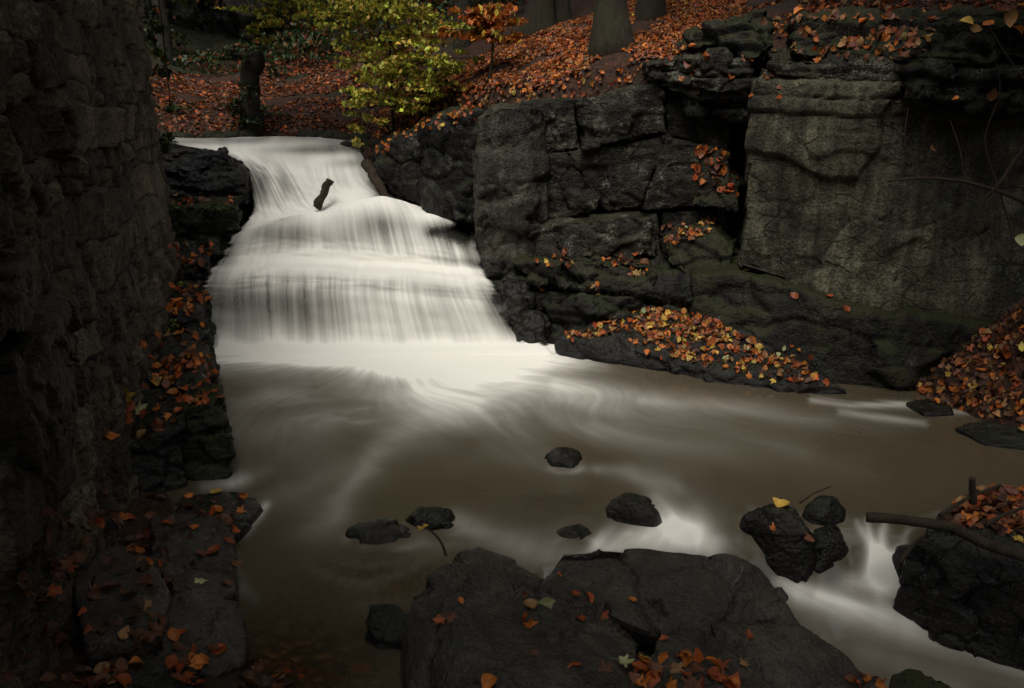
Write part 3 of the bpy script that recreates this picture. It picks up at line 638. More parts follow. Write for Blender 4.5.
fr('crag_overhang', [(645,62,8.55),(690,56,8.3),(752,58,8.1),(660,88,8.5),(700,100,8.3),(752,98,8.05)], [], 1.5, 'cliff',
   'jutting rock ledge overhanging the leafy cleft', .02, .07, 11, strata=.1, fscale=.5, facet=.5, fine=.6)
fr('crag_overhang', [(690,30,8.6),(770,8,8.3),(680,58,8.45),(765,56,8.0)], [], 1.6, 'mossrock',
   'moss-topped layered rock above the leafy cleft', .022, .08, 12, strata=.11, fscale=.5, facet=.5, fine=.6)
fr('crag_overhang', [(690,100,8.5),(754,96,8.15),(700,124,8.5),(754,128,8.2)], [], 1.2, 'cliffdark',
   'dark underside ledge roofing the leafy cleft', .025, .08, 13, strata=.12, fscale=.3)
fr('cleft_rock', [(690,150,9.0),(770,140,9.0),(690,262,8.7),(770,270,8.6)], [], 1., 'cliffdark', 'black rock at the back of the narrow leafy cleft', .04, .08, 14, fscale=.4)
fr('cleft_rock', [(700,160,8.75),(722,152,8.7),(745,180,8.6),(690,205,8.4),(738,214,8.15)], [], .6, 'mossrock', 'small mossy rock step high in the leafy cleft', .02, .05, 15, fscale=.25)
fr('cleft_rock', [(668,232,8.35),(712,222,8.25),(735,250,7.95),(664,262,8.2),(735,276,7.8),(690,285,7.9)], [], .7, 'mossrock', 'mossy sloping rock step at the foot of the leafy cleft', .025, .05, 16, fscale=.3)
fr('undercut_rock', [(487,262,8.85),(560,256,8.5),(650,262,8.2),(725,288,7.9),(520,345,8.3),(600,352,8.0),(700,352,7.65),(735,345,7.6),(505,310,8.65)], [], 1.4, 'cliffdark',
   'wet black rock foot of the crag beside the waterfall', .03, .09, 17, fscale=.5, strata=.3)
fr('undercut_rock', [(510,262,8.5),(600,262,8.2),(650,270,8.05),(530,282,8.4),(610,292,8.1),(660,300,7.9)], [], .8, 'mossrock',
   'narrow mossy rock shelf with scattered leaves above the black foot of the crag', .025, .07, 18, fscale=.35)
hull('leafy_ledge', [UZ(*p) for p in [(556,335,.2),(605,322,.3),(645,306,.42),(705,313,.42),(748,334,.36),(848,386,.08),(780,388,.04),(690,368,.06),(620,352,.05)]]+
     [UZ(*p)-np.array([0, 0, .5]) for p in [(556,335,.2),(645,300,.4),(760,330,.36),(860,388,.08),(780,392,.04),(690,372,.06),(600,352,.05)]], 'wetrock',
     'low black rock ledge at the water covered with bright orange leaves', 'rock', .025, .05, 19, fscale=.3)
# dark rocks by the upper fall
fr('crest_rock', [(372,150,10.35),(398,138,10.2),(424,130,10.2),(376,186,10.4),(400,203,10.2),(426,210,10.1)], [], 1.2, 'cliffdark', 'dark rounded rock at the right lip of the waterfall', .03, .07, 20, fscale=.5)
fr('crest_rock', [(420,126,9.9),(452,114,9.6),(480,112,9.4),(424,210,9.95),(450,218,9.7),(480,222,9.4)], [], 1.2, 'cliffdark', 'tall dark rock between the waterfall lip and the stained buttress', .03, .07, 21, fscale=.5)
# ------------------------------------------------------------------ left bank steps under the wall
LB = [
 ('ledge_rock', [(168,150,10.4),(222,152,10.3),(244,168,10.4),(250,207,10.3),(166,202,10.2)], [(170,146,11.2),(226,150.5,11.1),(242,163,10.95)], .9, 'wetrock', 'black wet rock under the left end of the waterfall crest', 22),
 ('ledge_rock', [(164,206,9.6),(206,208,9.5),(240,208,9.75),(232,252,9.6),(164,248,9.4)], [(168,197,10.2),(246,196,10.2)], .5, 'mossrock', 'blocky mossy rock just below the black crest rock', 23),
 ('ledge_rock', [(165,262,8.7),(210,262,8.75),(214,302,8.7),(162,302,8.6)], [(168,244,9.4),(208,243,9.5)], .6, 'wetrock', 'dark rock step with a bed of leaves halfway up the falls', 24),
 ('ledge_rock', [(194,292,8.1),(212,300,8.1),(218,366,7.7),(194,366,7.6)], [(197,286,8.5),(210,288,8.5)], .4, 'mossrock', 'narrow moss-covered rock pillar at the left edge of the falls', 25),
 ('ledge_rock', [(158,312,7.3),(198,312,7.5),(204,354,7.4),(156,352,7.2)], [(166,284,8.4),(198,283,8.5)], .5, 'wetrock', 'leaf-topped dark rock step below the moss pillar', 26),
 ('ledge_rock', [(138,385,5.7),(206,385,5.9),(210,425,5.8),(134,430,5.6)], [(150,330,7.),(206,330,7.1)], .5, 'wetrock', 'long dark rock step heaped with leaves along the wall foot', 27),
 ('ledge_rock', [(190,372,6.3),(216,374,6.4),(220,408,6.3),(190,408,6.2)], [(194,350,7.1),(213,350,7.2)], .4, 'mossrock', 'small dark rock at the water edge with a few wet leaves', 28),
 ('ledge_rock', [(180,408,5.15),(224,402,5.2),(228,480,5.0),(176,486,4.95)], [(184,388,5.7),(222,388,5.7)], .4, 'mossrock', 'upright mossy block at the pool edge beside the flat shelf', 29),
 ('ledge_rock', [(100,452,4.72),(150,436,4.85),(186,424,5.0),(188,494,4.85),(96,505,4.62)], [(128,388,5.5),(190,384,5.6)], .4, 'wetrock', 'big dark block with yellow leaves on its top against the wall', 30),
 ('ledge_rock', [(52,440,4.15),(104,450,4.5),(118,505,4.5),(48,520,4.0)], [(70,410,4.5),(104,430,4.8)], .4, 'wetrock', 'dark rock at the wall foot before the leaf-covered block', 31)]
for nm, front, tops, dy, mat, lab, s in LB:
    fr(nm, front, tops, dy, mat, lab, .018, .04, s, 'rock', fscale=.35, strata=.3, facet=.8, fine=.8)
def slab(name, top, below, mat, label, s, voxel=.018, amp=.03, cat='rock', **kw):
    return hull(name, topz(top, below), mat, label, cat, voxel, amp, s, **kw)
slab('rock_shelf', [(180,494,.1),(232,489,.08),(257,497,.06),(263,506,.04),(240,516,.04),(236,534,.05),(206,536,.09),(170,520,.12)], .3, 'wetrock', 'flat wet rock shelf jutting into the pool with a foam rim', 32, .014, .018)
slab('flat_rock', [(150,512,.2),(205,512,.17),(228,520,.13),(235,556,.12),(237,590,.1),(200,606,.16),(150,570,.22)], .4, 'boulder', 'flat brown rock between the shelf and the smooth grey slab', 33, .014, .03, fscale=.3)
slab('flat_rock', [(72,575,.4),(98,552,.38),(122,545,.36),(150,556,.32),(172,588,.27),(166,622,.24),(140,646,.26),(84,634,.38)], .5, 'boulder', 'smooth grey slab tilted among leaves at the lower left', 34, .014, .02, fscale=.5)
slab('flat_rock', [(150,596,.24),(200,586,.2),(237,600,.15),(244,634,.1),(246,660,.05),(215,670,.1),(160,662,.2)], .5, 'boulder', 'low dark rock at the pool edge below the flat brown rock', 35, .014, .028, fscale=.3)
slab('flat_rock', [(0,540,.42),(50,520,.36),(70,560,.36),(60,620,.36),(0,640,.44)], .5, 'wetrock', 'dark rock in the shade at the far left edge', 36, .016, .03, fscale=.3)
slab('flat_rock', [(90,660,.27),(150,652,.22),(200,668,.13),(190,700,.13),(90,710,.27)], .4, 'wetrock', 'small dark leaf-covered rock at the bottom left', 37, .014, .025, fscale=.2)
# ------------------------------------------------------------------ boulders in front
slab('boulder', [(401,615,.36),(410,592,.42),(440,566,.46),(474,553,.42),(508,565,.36),(552,590,.32),(640,640,.26),(640,720,.28),(480,730,.34),(408,700,.22)], .85, 'boulder',
     'big brown gritstone boulder in the foreground holding two pale round leaves', 38, .011, .04, fscale=.6, crack=.35, facet=1.15, fine=.6)
slab('boulder', [(541,572,.30),(560,547,.37),(600,541,.40),(645,549,.40),(690,551,.39),(730,550,.38),(756,562,.31),(786,600,.2),(812,634,.1),(742,655,.2),(640,628,.27),(566,598,.30)], .8, 'boulder',
     'broad tilted dark boulder with a pale vein, behind the leaf-dotted one', 39, .011, .04, fscale=.6, crack=.35, facet=1.15, fine=.6)
slab('boulder', [(636,660,.27),(690,630,.28),(750,626,.25),(800,634,.2),(846,656,.14),(880,690,.06),(870,730,.05),(640,740,.3)], .7, 'boulder',
     'low grey slab along the bottom edge with a drift of leaves', 40, .011, .04, fscale=.6, crack=.35, facet=1.15, fine=.6)
slab('boulder', [(882,690,-.1),(892,672,-.08),(910,665,-.06),(934,671,-.08),(956,690,-.12),(940,720,-.14),(890,720,-.1)], .5, 'mossrock', 'small dark rounded rock at the bottom edge by the rushing water', 41, .012, .02, fscale=.3)
slab('boulder', [(364,622,.1),(372,604,.12),(396,600,.14),(412,616,.12),(408,640,.06),(374,642,.04)], .4, 'wetrock', 'small wet rock against the left side of the big foreground boulder', 42, .012, .02, fscale=.2)
def blob(name, px, py, z, r, h, mat, label, s, down=.35, amp=.025, yaw=0., **kw):
    c = UZ(px, py, z); rg = np.random.default_rng(s); pts = []
    for (lv, sc) in ((1., .45), (.6, .85), (0., 1.), (-down/h, 1.5)):
        for k in range(8):
            a = k*math.pi/4+rg.uniform(-.3, .3); q = sc*rg.uniform(.8, 1.1); x, y = r[0]*q*math.cos(a), r[1]*q*math.sin(a)
            pts.append(c+np.array([x*math.cos(yaw)-y*math.sin(yaw), x*math.sin(yaw)+y*math.cos(yaw), h*lv*rg.uniform(.85, 1.1) if lv > 0 else h*lv]))
    return hull(name, pts, mat, label, 'rock', .012, amp, s, fscale=.28, facet=.7, crack=.25, **kw)
blob('stream_rock', 566, 461, -.01, (.15, .13), .085, 'wetrock', 'small round dark rock alone in the middle of the pool', 50)
blob('stream_rock', 634, 518, -.02, (.19, .13), .14, 'wetrock', 'black rock shedding a white spill just behind the broad boulder', 51, yaw=-.3)
blob('stream_rock', 431, 523, -.01, (.18, .14), .095, 'wetrock', 'dark rock with an orange wet flank in mid stream', 52)
blob('stream_rock', 384, 537, -.02, (.24, .14), .065, 'wetrock', 'low flat rock in mid stream with an orange leaf on it', 53)
blob('stream_rock', 578, 543, -.07, (.18, .12), .09, 'wetrock', 'half-drowned rock smeared over by the flow', 54)
blob('stream_rock', 776, 545, -.12, (.25, .17), .27, 'wetrock', 'black wet rock carrying an orange leaf and a yellow leaf', 55, .7, .02, yaw=-.5, fine=.5)
blob('stream_rock', 822, 524, -.06, (.18, .13), .18, 'wetrock', 'topmost black rock of the cluster under a thin twig', 56, .5, .02, fine=.5)
blob('stream_rock', 822, 563, -.24, (.22, .16), .23, 'wetrock', 'glistening black rock at the left of the small cascade', 57, .7, .022, yaw=.6, fine=.5)
blob('stream_rock', 795, 582, -.47, (.22, .13), .13, 'wetrock', 'low black rock at the foot of the rock cluster in the white water', 62, .4, .02, fine=.5)
blob('stream_rock', 905, 577, -.28, (.13, .1), .2, 'wetrock', 'little black rock splitting the small cascade', 58, .4, .03)
slab('stream_rock', [(905,545,.06),(930,528,.14),(980,522,.2),(1040,528,.22),(1090,560,.2),(1060,590,.05),(980,572,.02),(925,560,.0)], .75, 'wetrock', 'large dark rock carrying the driftwood and leaf heap', 59, .016, .04, fscale=.3)
slab('stream_rock', [(935,515,.12),(975,490,.22),(1030,486,.27),(1090,505,.28),(1060,535,.25),(960,532,.18)], .5, 'soil', 'hump of sodden leaves and soil on the driftwood rock', 60, .016, .03, cat='leaf heap', fscale=.3)
slab('stream_rock', [(905,402,.03),(925,397,.06),(950,404,.06),(955,414,.03),(925,414,.03)], .2, 'wetrock', 'low rock at the foot of the crag in white ripples', 61, .014, .02)
slab('stream_rock', [(955,428,.03),(985,418,.1),(1030,430,.1),(1040,446,.05),(985,444,.02)], .3, 'wetrock', 'dark rock at the water below the leafy right bank', 62, .014, .02)
hull('leafy_bank', [U(*p) for p in [(908,395,6.75),(950,410,6.3),(1000,436,5.8),(1070,455,5.5),(1070,285,6.2),(1030,300,6.4),(975,338,6.6),(930,378,6.7),(1150,280,6.)]]+
     [U(*p)+np.array([0, .8, -.5]) for p in [(908,395,6.75),(1070,455,5.5),(1150,280,6.),(975,338,6.6)]], 'soil', 'steep bank of brown leaves and soil at the right edge', 'bank', .025, .06, 63, fscale=.3)
# rocks and boulder up on the bank
slab('bank_rock', [(660,22,4.),(690,14,4.1),(722,18,4.1),(715,30,3.9),(670,32,3.9)], .4, 'cliff', 'grey boulder among leaves high on the bank between tree trunks', 64, .03, .04) if False else None
# pale far crag in the wood
fr('far_crag', [(150,20,23),(200,5,23),(255,15,22.5),(300,45,22.5),(150,95,21.5),(250,95,21.5),(300,90,21.8)], [], 3, 'cliffdark', 'dim rocky bank deep in the dark wood beyond the waterfall', .09, .35, 65, strata=.5, fscale=.8)
for k, (px, py, Y, rx, rz) in enumerate([(516,292,8.5,.20,.22),(532,326,8.25,.18,.18),(214,250,9.5,.16,.2),(201,306,8.5,.13,.25)]):
    c = U(px, py, Y); pts = [c+np.array([rx*math.cos(a)*q, rx*math.sin(a)*q, h]) for a in np.linspace(0, 5.6, 8) for (q, h) in ((1., 0.), (.6, rz*.8), (1.2, -rz*1.5))]
    hull('fall_rock', pts, 'wetrock', ['black wet rock at the right edge of the waterfall below the stained buttress', 'black wet rock at the right foot of the waterfall', 'black rock at the left edge of the middle tier of the waterfall', 'black rock at the left end of the lowest tier of the waterfall'][k], 'rock', .02, .04, 170+k, fscale=.25, facet=.8)
for k, (px, py, Y) in enumerate([(176,139,13.3),(228,138,13.4),(318,136,13.5),(346,139,13.3),(360,148,12.2)]):
    c = U(px, py, Y); r = .22+.1*(k % 2)
    pts = [c+np.array([r*1.5*math.cos(a)*q, r*math.sin(a)*q, h]) for a in np.linspace(0, 5.6, 8) for (q, h) in ((1, 0.), (.8, .09), (1.1, -.25))]
    hull('stream_rock', pts, 'mossrock', ['mossy stone at the far left end of the upper stream','dark stone under the tree stump by the upper stream','grey stone at the far bank of the upper stream','mossy stone at the right of the upper stream','small dark rock beside the right end of the crest'][k], 'rock', .03, .05, 70+k, fscale=.3)
dg = bpy.context.evaluated_depsgraph_get(); dg.update()
WATERS = {'pool_water', 'waterfall'}
def cast(px, py, skip=WATERS):
    d = Vector([float(c) for c in ray(px, py)]).normalized(); o = Vector((0, 0, CAMH))
    for _ in range(4):
        ok, loc, nor, idx, ob, mx = SC.ray_cast(dg, o, d)
        if not ok: return None
        if ob.name.split('.')[0] in skip: o = loc+d*.004; continue
        if nor.dot(d) > 0: nor = -nor
        return loc, nor, ob
    return None
def ground(x, y, z0=60):
    ok, loc, nor, idx, ob, mx = SC.ray_cast(dg, Vector((x, y, z0)), Vector((0, 0, -1)))
    return (np.array(loc), np.array(nor), ob) if ok else (np.array([x, y, 0]), np.array([0, 0, 1.]), None)
# ------------------------------------------------------------------ leaves
PAL = {'rust': (.30, .065, .014), 'orange': (.46, .14, .022), 'brown': (.13, .048, .02), 'tan': (.30, .16, .06), 'yellow': (.52, .33, .06), 'pale green': (.36, .38, .17), 'red': (.26, .04, .014), 'dark': (.06, .025, .014)}
def leaf_ovate(nx, ny, fold, bend, seed=0, wid=.36):
    r = np.random.default_rng(seed); u = np.linspace(-1, 1, nx); t = np.linspace(0, 1, ny); Uu, T = np.meshgrid(u, t); Uu = Uu.ravel(); T = T.ravel()
    w = wid*np.sin(math.pi*np.clip(T, .02, .98)**.85)**.8; x = Uu*w; y = T-.5
    z = fold*np.abs(Uu)*w+bend*(T-.4)**2+r.normal(size=len(x))*.02+.08*Uu*r.normal()*T
    return np.stack([x, y, z], 1), grid_faces(nx, ny)
def leaf_maple(seed, curl=.25):
    r = np.random.default_rng(seed); n = 40; th = np.arange(n)*2*math.pi/n
    lob = np.array([math.pi/2, math.pi/2+1.05, math.pi/2-1.05, math.pi/2+2.1, math.pi/2-2.1]); rad = np.full(n, .16)
    for a, q in zip(lob, (.55, .5, .5, .34, .34)):
        d = np.abs((th-a+math.pi) % (2*math.pi)-math.pi); rad = np.maximum(rad, .27*(d < .75)+(q-.27)*np.clip(1-(d/.42), 0, 1)**1.1)
    rad *= 1+.10*r.normal(size=n)*.6
    V = [np.zeros((1, 3))]
    for f in (.5, 1.):
        x, y = rad*f*np.cos(th), rad*f*np.sin(th); z = curl*(rad*f)**2*(1+.8*np.sin(2*th+r.uniform(0, 6)))+.025*r.normal(size=n)*f
        V.append(np.stack([x, y, z], 1))
    k = np.arange(n); k2 = (k+1) % n
    V.append(np.array([[-.012, -.12, .01], [.012, -.12, .01], [.01, -.55, .06], [-.01, -.55, .06]])); b = 1+2*n
    return np.concatenate(V), [np.stack([0*k, 1+k, 1+k2], 1), np.concatenate([np.stack([1+k, 1+n+k, 1+n+k2, 1+k2], 1), np.array([[b, b+1, b+2, b+3]])])]
def leaf_lobed(seed):
    r = np.random.default_rng(seed+50); n = 12; th = np.arange(n)*2*math.pi/n+.2; rad = np.where(np.arange(n) % 2 == 0, .5, .33)*r.uniform(.75, 1.1, n); rad[9:] *= .8
    V = np.concatenate([np.zeros((1, 3)), np.stack([rad*np.cos(th), rad*np.sin(th), r.normal(size=n)*.09+.5*r.choice([-1, 1])*rad**2*np.abs(np.cos(th))], 1)])
    k = np.arange(0, n, 2); return V, np.stack([0*k, 1+k, 2+k, 1+(k+2) % n], 1)
def rotmats(nor, yaw, tilt, r):
    n = len(nor); z = nor+r.normal(size=(n, 3))*tilt[:, None]; z /= np.linalg.norm(z, axis=1)[:, None]
    a = np.stack([np.cos(yaw), np.sin(yaw), 0*yaw], 1); x = a-z*(a*z).sum(1)[:, None]; x /= np.linalg.norm(x, axis=1)[:, None]+1e-9; y = np.cross(z, x)
    return np.stack([x, y, z], 2)
def scatter_mesh(name, P, Nn, size, cols, r, tilt=.28, bases=None, lift=.012):
    bases = bases or [leaf_lobed(q) for q in (1, 2, 3)]+[leaf_ovate(3, 4, f, b, s) for s, (f, b) in enumerate([(.3, .5), (.7, -.6), (.2, .9), (-.4, .7), (.9, .3)])]
    n = len(P); pick = r.integers(0, len(bases), n); R = rotmats(Nn, r.uniform(0, 6.28, n), np.full(n, tilt), r); VV, FF, CC = [], [], []; off = 0
    for b, (bv, bf) in enumerate(bases):
        m = np.where(pick == b)[0]
        if not len(m): continue
        v = np.einsum('nij,kj->nki', R[m], bv)*size[m][:, None, None]+P[m][:, None]+Nn[m][:, None]*lift
        k = len(bv); VV.append(v.reshape(-1, 3)); FF.append((bf[None]+(np.arange(len(m))*k)[:, None, None]+off).reshape(-1, bf.shape[1])); off += len(m)*k
        CC.append(np.repeat(cols[m], k, axis=0))
    me = mesh_np(name, np.concatenate(VV), np.concatenate(FF)); set_col(me, np.concatenate(CC)); return me
def pick_cols(n, w, r, jit=.35):
    ks = list(w); p = np.array([w[k] for k in ks], float); p /= p.sum(); i = r.choice(len(ks), n, p=p)
    c = np.array([PAL[k] for k in ks])[i]; return c*np.exp(r.normal(size=(n, 1))*jit-.12)*np.exp(r.normal(size=(n, 3))*.08)
BANKW = {'rust': 3.2, 'orange': 2.2, 'brown': 3, 'tan': .9, 'yellow': .12, 'dark': 1.5}
LEDGEW = {'rust': 3, 'orange': 2.6, 'brown': 3, 'tan': 1.2, 'yellow': 1.5, 'pale green': .2, 'dark': 1}
LP, LN, LS, LC = [], [], [], []
def on_terrain(poly, xr, yr, n, size, w, patchy=.0):
    r = RNG; x = r.uniform(*xr, n); y = r.uniform(*yr, n); z = terr(x, y); P = np.stack([x, y, z], 1); px, py, f = proj(P)
    m = in_poly(px, py, poly) & (f > 0) & (fbm(P*.9, 3, 81)+.35*vnoise(P*.35, 83) > -.28-.2+patchy)
    P = P[m]; e = .05; gx_ = (terr(P[:, 0]+e, P[:, 1])-P[:, 2])/e; gy_ = (terr(P[:, 0], P[:, 1]+e)-P[:, 2])/e
    N = np.stack([-gx_, -gy_, np.ones(len(P))], 1); N /= np.linalg.norm(N, axis=1)[:, None]
    k = len(P); LP.append(P); LN.append(N); LS.append(size*RNG.uniform(.65, 1.3, k)); LC.append(pick_cols(k, w, RNG))
on_terrain([(355,140),(372,112),(420,60),(450,0),(480,-20),(760,-20),(730,30),(690,62),(560,112),(480,118),(430,128)], (-2.2, 5), (9, 15), 60000, .06, BANKW, .17)
on_terrain([(150,140),(150,70),(240,80),(262,56),(330,40),(440,30),(430,80),(375,140)], (-9, 0), (12.5, 24), 34000, .085, {'rust': 2.6, 'orange': .5, 'brown': 4, 'dark': 3.5}, .24)
on_terrain([(700,60),(760,-20),(1040,-20),(1040,90),(800,80)], (2, 7), (7, 12), 9000, .075, {'rust': 2, 'orange': 1.4, 'brown': 4, 'tan': 1, 'dark': 2}, .3)
def on_view(poly, n, size, w, minz=.35, only=None):
    poly = np.array(poly, float); lo, hi = poly.min(0), poly.max(0); got = 0; tries = 0; P, N = [], []
    while got < n and tries < n*12:
        tries += 1; x, y = RNG.uniform(lo[0], hi[0]), RNG.uniform(lo[1], hi[1])
        if not in_poly(np.array([x]), np.array([y]), poly)[0]: continue
        h = cast(x, y)
        if h is None or h[1].z < minz: continue
        P.append(h[0]); N.append(h[1]); got += 1
    if got:
        LP.append(np.array(P)); LN.append(np.array(N)); LS.append(size*RNG.uniform(.65, 1.25, got)); LC.append(pick_cols(got, w, RNG, .25))
# ledge by the water, crag shelves, cleft, right bank, left steps
on_view([(560,334),(625,318),(625,330),(575,342)], 60, .072, LEDGEW, .2)
on_view([(625,330),(636,308),(700,312),(740,332),(735,345),(650,338)], 260, .072, LEDGEW, .2)
on_view([(640,342),(740,332),(840,384),(790,382),(690,362)], 170, .075, LEDGEW, .2)
on_view([(630,345),(700,350),(700,372),(640,352)], 14, .072, LEDGEW, .2)
on_view([(530,250),(575,250),(575,266),(530,266)], 16, .07, LEDGEW, .25)
on_view([(600,254),(650,254),(645,278),(608,268)], 30, .07, LEDGEW, .25)
on_view([(366,140),(400,104),(440,92),(478,84),(478,122),(440,128),(400,142),(376,160)], 170, .065, {'rust': 2.5, 'orange': 3, 'brown': 1.5, 'yellow': .8, 'tan': .6}, .0)
on_view([(664,225),(715,215),(712,232),(665,250)], 60, .07, LEDGEW, .2)
on_view([(690,148),(735,148),(738,200),(695,180)], 60, .08, {'rust': 3, 'brown': 2, 'orange': 1.5, 'yellow': .3}, .05)
on_view([(520,250),(900,380),(740,350),(540,300)], 26, .07, LEDGEW, .25)
on_view([(760,20),(800,10),(940,20),(930,60),(800,60)], 110, .08, {'rust': 2, 'orange': 1.5, 'brown': 3, 'tan': 2}, .25)
on_view([(640,50),(780,40),(780,100),(690,100)], 30, .085, {'rust': 2, 'orange': 1.5, 'brown': 3, 'tan': 1}, .3)
on_view([(905,395),(960,350),(1024,300),(1024,432),(985,415)], 300, .072, {'rust': 1.6, 'orange': 1.2, 'brown': 4, 'tan': 1.6, 'yellow': .3, 'dark': 3}, .0)
on_view([(740,268),(900,320),(960,330),(900,345),(740,290)], 10, .08, LEDGEW, .3)
for poly, n in [([(168,192),(240,192),(240,206),(168,206)], 14), ([(168,243),(212,243),(212,264),(166,264)], 26), ([(164,284),(200,284),(200,314),(160,314)], 28), ([(196,286),(214,286),(214,300),(196,300)], 8),
                ([(190,350),(218,350),(220,376),(190,374)], 14), ([(160,300),(215,300),(215,350),(160,350)], 10)]:
    on_view(poly, n, .09, {'rust': 3, 'orange': 2.5, 'brown': 2.5, 'tan': .6, 'yellow': .3}, .25)
on_view([(140,326),(208,326),(208,388),(136,388)], 60, .09, {'rust': 3, 'orange': 2.5, 'brown': 2.5, 'tan': .6, 'yellow': .3}, .25)
on_view([(940,480),(1024,470),(1024,535),(950,530)], 170, .085, {'rust': 2, 'orange': 1.3, 'brown': 4, 'dark': 3, 'tan': .5}, .1)
on_view([(0,500),(120,490),(240,500),(120,690),(0,690)], 90, .075, {'brown': 2.5, 'dark': 7, 'rust': .5}, .3)
on_view([(240,690),(250,655),(330,672),(410,680),(410,690)], 40, .07, {'brown': 3, 'dark': 3, 'rust': 1.6, 'tan': .6}, .3)
P, N = np.concatenate(LP), np.concatenate(LN)
lit = link('leaf_litter', scatter_mesh('leaf_litter', P, N, np.concatenate(LS), np.concatenate(LC), RNG), M['leaf'], None, (0, 0, 0)); tag(lit, kind='stuff')
# single leaves, the ones that show largest
PROTO = {}
def leaf_proto(col, shape, v):
    key = (col, shape, v)
    if key not in PROTO:
        if shape == 'maple': bv, bf = leaf_maple(v+3, (.3, .7, -.5)[v % 3])
        else: bv, bf = leaf_ovate(7, 9, (.3, .55, .15)[v % 3], (.4, -.5, .9)[v % 3], v, .52 if shape == 'round' else .36)
        me = mesh_np('fallen_leaf', bv, bf); set_col(me, np.tile(np.array(PAL[col])*(.8, 1., 1.2)[v % 3], (len(bv), 1))); me.materials.append(M['leaf']); PROTO[key] = me
    return PROTO[key]
NLEAF = 0
def one_leaf(px, py, size, col, shape, label, group, tilt=.25, minz=.2, yaw=None, hit=None):
    global NLEAF
    h = hit or cast(px, py)
    if h is None or h[1].z < minz: return None
    me = leaf_proto(col, shape, random.randrange(3)); o = bpy.data.objects.new('fallen_leaf', me); COL.objects.link(o)
    R = rotmats(np.array([h[1]]), np.array([random.uniform(0, 6.28) if yaw is None else yaw]), np.array([tilt]), RNG)[0]
    o.rotation_euler = Matrix(R.tolist()).to_euler(); o.location = h[0]+h[1]*.01; s = size*random.uniform(.7, 1.05); o.scale = (s, s, s)
    tag(o, label, 'leaf', group); NLEAF += 1; return o
def many(poly, n, size, w, where, group, shapes=('maple', 'ovate'), minz=.3):
    poly = np.array(poly, float); lo, hi = poly.min(0), poly.max(0); got = t = 0; ks = list(w)
    while got < n and t < n*15:
        t += 1; x, y = random.uniform(lo[0], hi[0]), random.uniform(lo[1], hi[1])
        if not in_poly(np.array([x]), np.array([y]), poly)[0]: continue
        c = random.choices(ks, [w[k] for k in ks])[0]
        cn = {'rust': 'rust-orange', 'tan': 'tan', 'dark': 'dark brown'}.get(c, c)
        if one_leaf(x, y, size, c, random.choice(shapes), f'{cn} fallen leaf {where}', f'{cn} leaves {group}', minz=minz): got += 1
B1 = 'lying on the big foreground boulder'
for px, py, s, c, sh in [(530,625,.10,'orange','maple'),(575,612,.10,'orange','maple'),(602,617,.09,'rust','maple'),(588,598,.06,'rust','ovate'),(575,596,.06,'rust','ovate'),(632,601,.05,'orange','ovate'),(524,594,.05,'brown','ovate'),
                   (450,618,.08,'brown','maple'),(460,602,.045,'orange','ovate'),(424,582,.06,'orange','ovate'),(440,621,.08,'rust','maple'),(576,665,.08,'rust','maple'),(606,670,.09,'brown','maple'),(534,655,.07,'brown','maple'),(580,620,.06,'rust','ovate'),(558,576,.03,'rust','ovate'),(488,684,.08,'orange','ovate'),(524,618,.07,'rust','maple')]:
    cn = {'rust': 'rust-orange'}.get(c, c); w_ = 'on the broad tilted boulder' if px in (632,588,575,558) else B1
    one_leaf(px, py, s, c, sh, f'{cn} fallen leaf {w_}', f'{cn} leaves {w_}')
one_leaf(546, 603, .105, 'pale green', 'round', 'large pale green round leaf on the foreground boulder, touching a smaller yellow one', None, .05, -1., yaw=.4)
one_leaf(530, 607, .075, 'tan', 'round', 'small yellowish round leaf tucked against the large pale green leaf', None, .05, -1.)
one_leaf(622, 663, .10, 'pale green', 'maple', 'dull green leaf at the left end of the leaf drift on the low slab', None, .1)
one_leaf(646, 660, .09, 'yellow', 'maple', 'yellow-green leaf standing in the drift on the low slab', None, .4)
many([(630,690),(634,664),(690,655),(735,668),(745,690)], 34, .085, {'rust': 3, 'orange': 2, 'brown': 3, 'tan': .6}, 'in the drift on the low slab', 'in the drift on the low slab')
for px, py, c in [(658,638,'rust'),(664,640,'rust'),(742,664,'tan'),(748,637,'rust'),(870,680,'orange'),(855,684,'rust'),(862,676,'brown'),(878,686,'orange'),(848,680,'brown')]:
    one_leaf(px, py, .075, c, 'maple', f"{ {'rust':'rust-orange'}.get(c,c)} fallen leaf scattered along the low bottom slab", f'{c} leaves along the low bottom slab')
LW = {'rust': 3, 'orange': 2.2, 'brown': 3, 'tan': .6}
many([(100,388),(190,384),(188,430),(104,448)], 22, .10, LW, 'on the big dark block against the wall', 'on the big dark block')
one_leaf(127, 398, .15, 'yellow', 'maple', 'big yellow leaf curled on the dark block against the wall', None, .3)
one_leaf(140, 410, .14, 'pale green', 'maple', 'pale leaf just below the big yellow leaf on the dark block', None, .2)
many([(184,388),(224,388),(226,404),(182,408)], 12, .09, LW, 'on the upright mossy block', 'on the upright mossy block')
many([(180,492),(255,496),(240,515),(180,520)], 9, .09, LW, 'on the flat wet shelf', 'on the flat wet shelf')
one_leaf(216, 494, .09, 'yellow', 'round', 'yellow leaf near the outer end of the flat wet shelf', None, .1)
many([(110,515),(235,520),(236,600),(170,590),(110,550)], 22, .085, LW, 'on the flat brown rock', 'on the flat brown rock')
many([(20,520),(110,505),(115,545),(70,570),(20,600)], 22, .09, {'rust': 2, 'brown': 4, 'dark': 2}, 'in the shade under the wall', 'under the wall')
many([(70,640),(150,620),(235,650),(240,688),(60,688)], 34, .085, {'rust': 3, 'orange': 2, 'brown': 3, 'tan': 1}, 'among the rocks at the bottom left', 'at the bottom left')
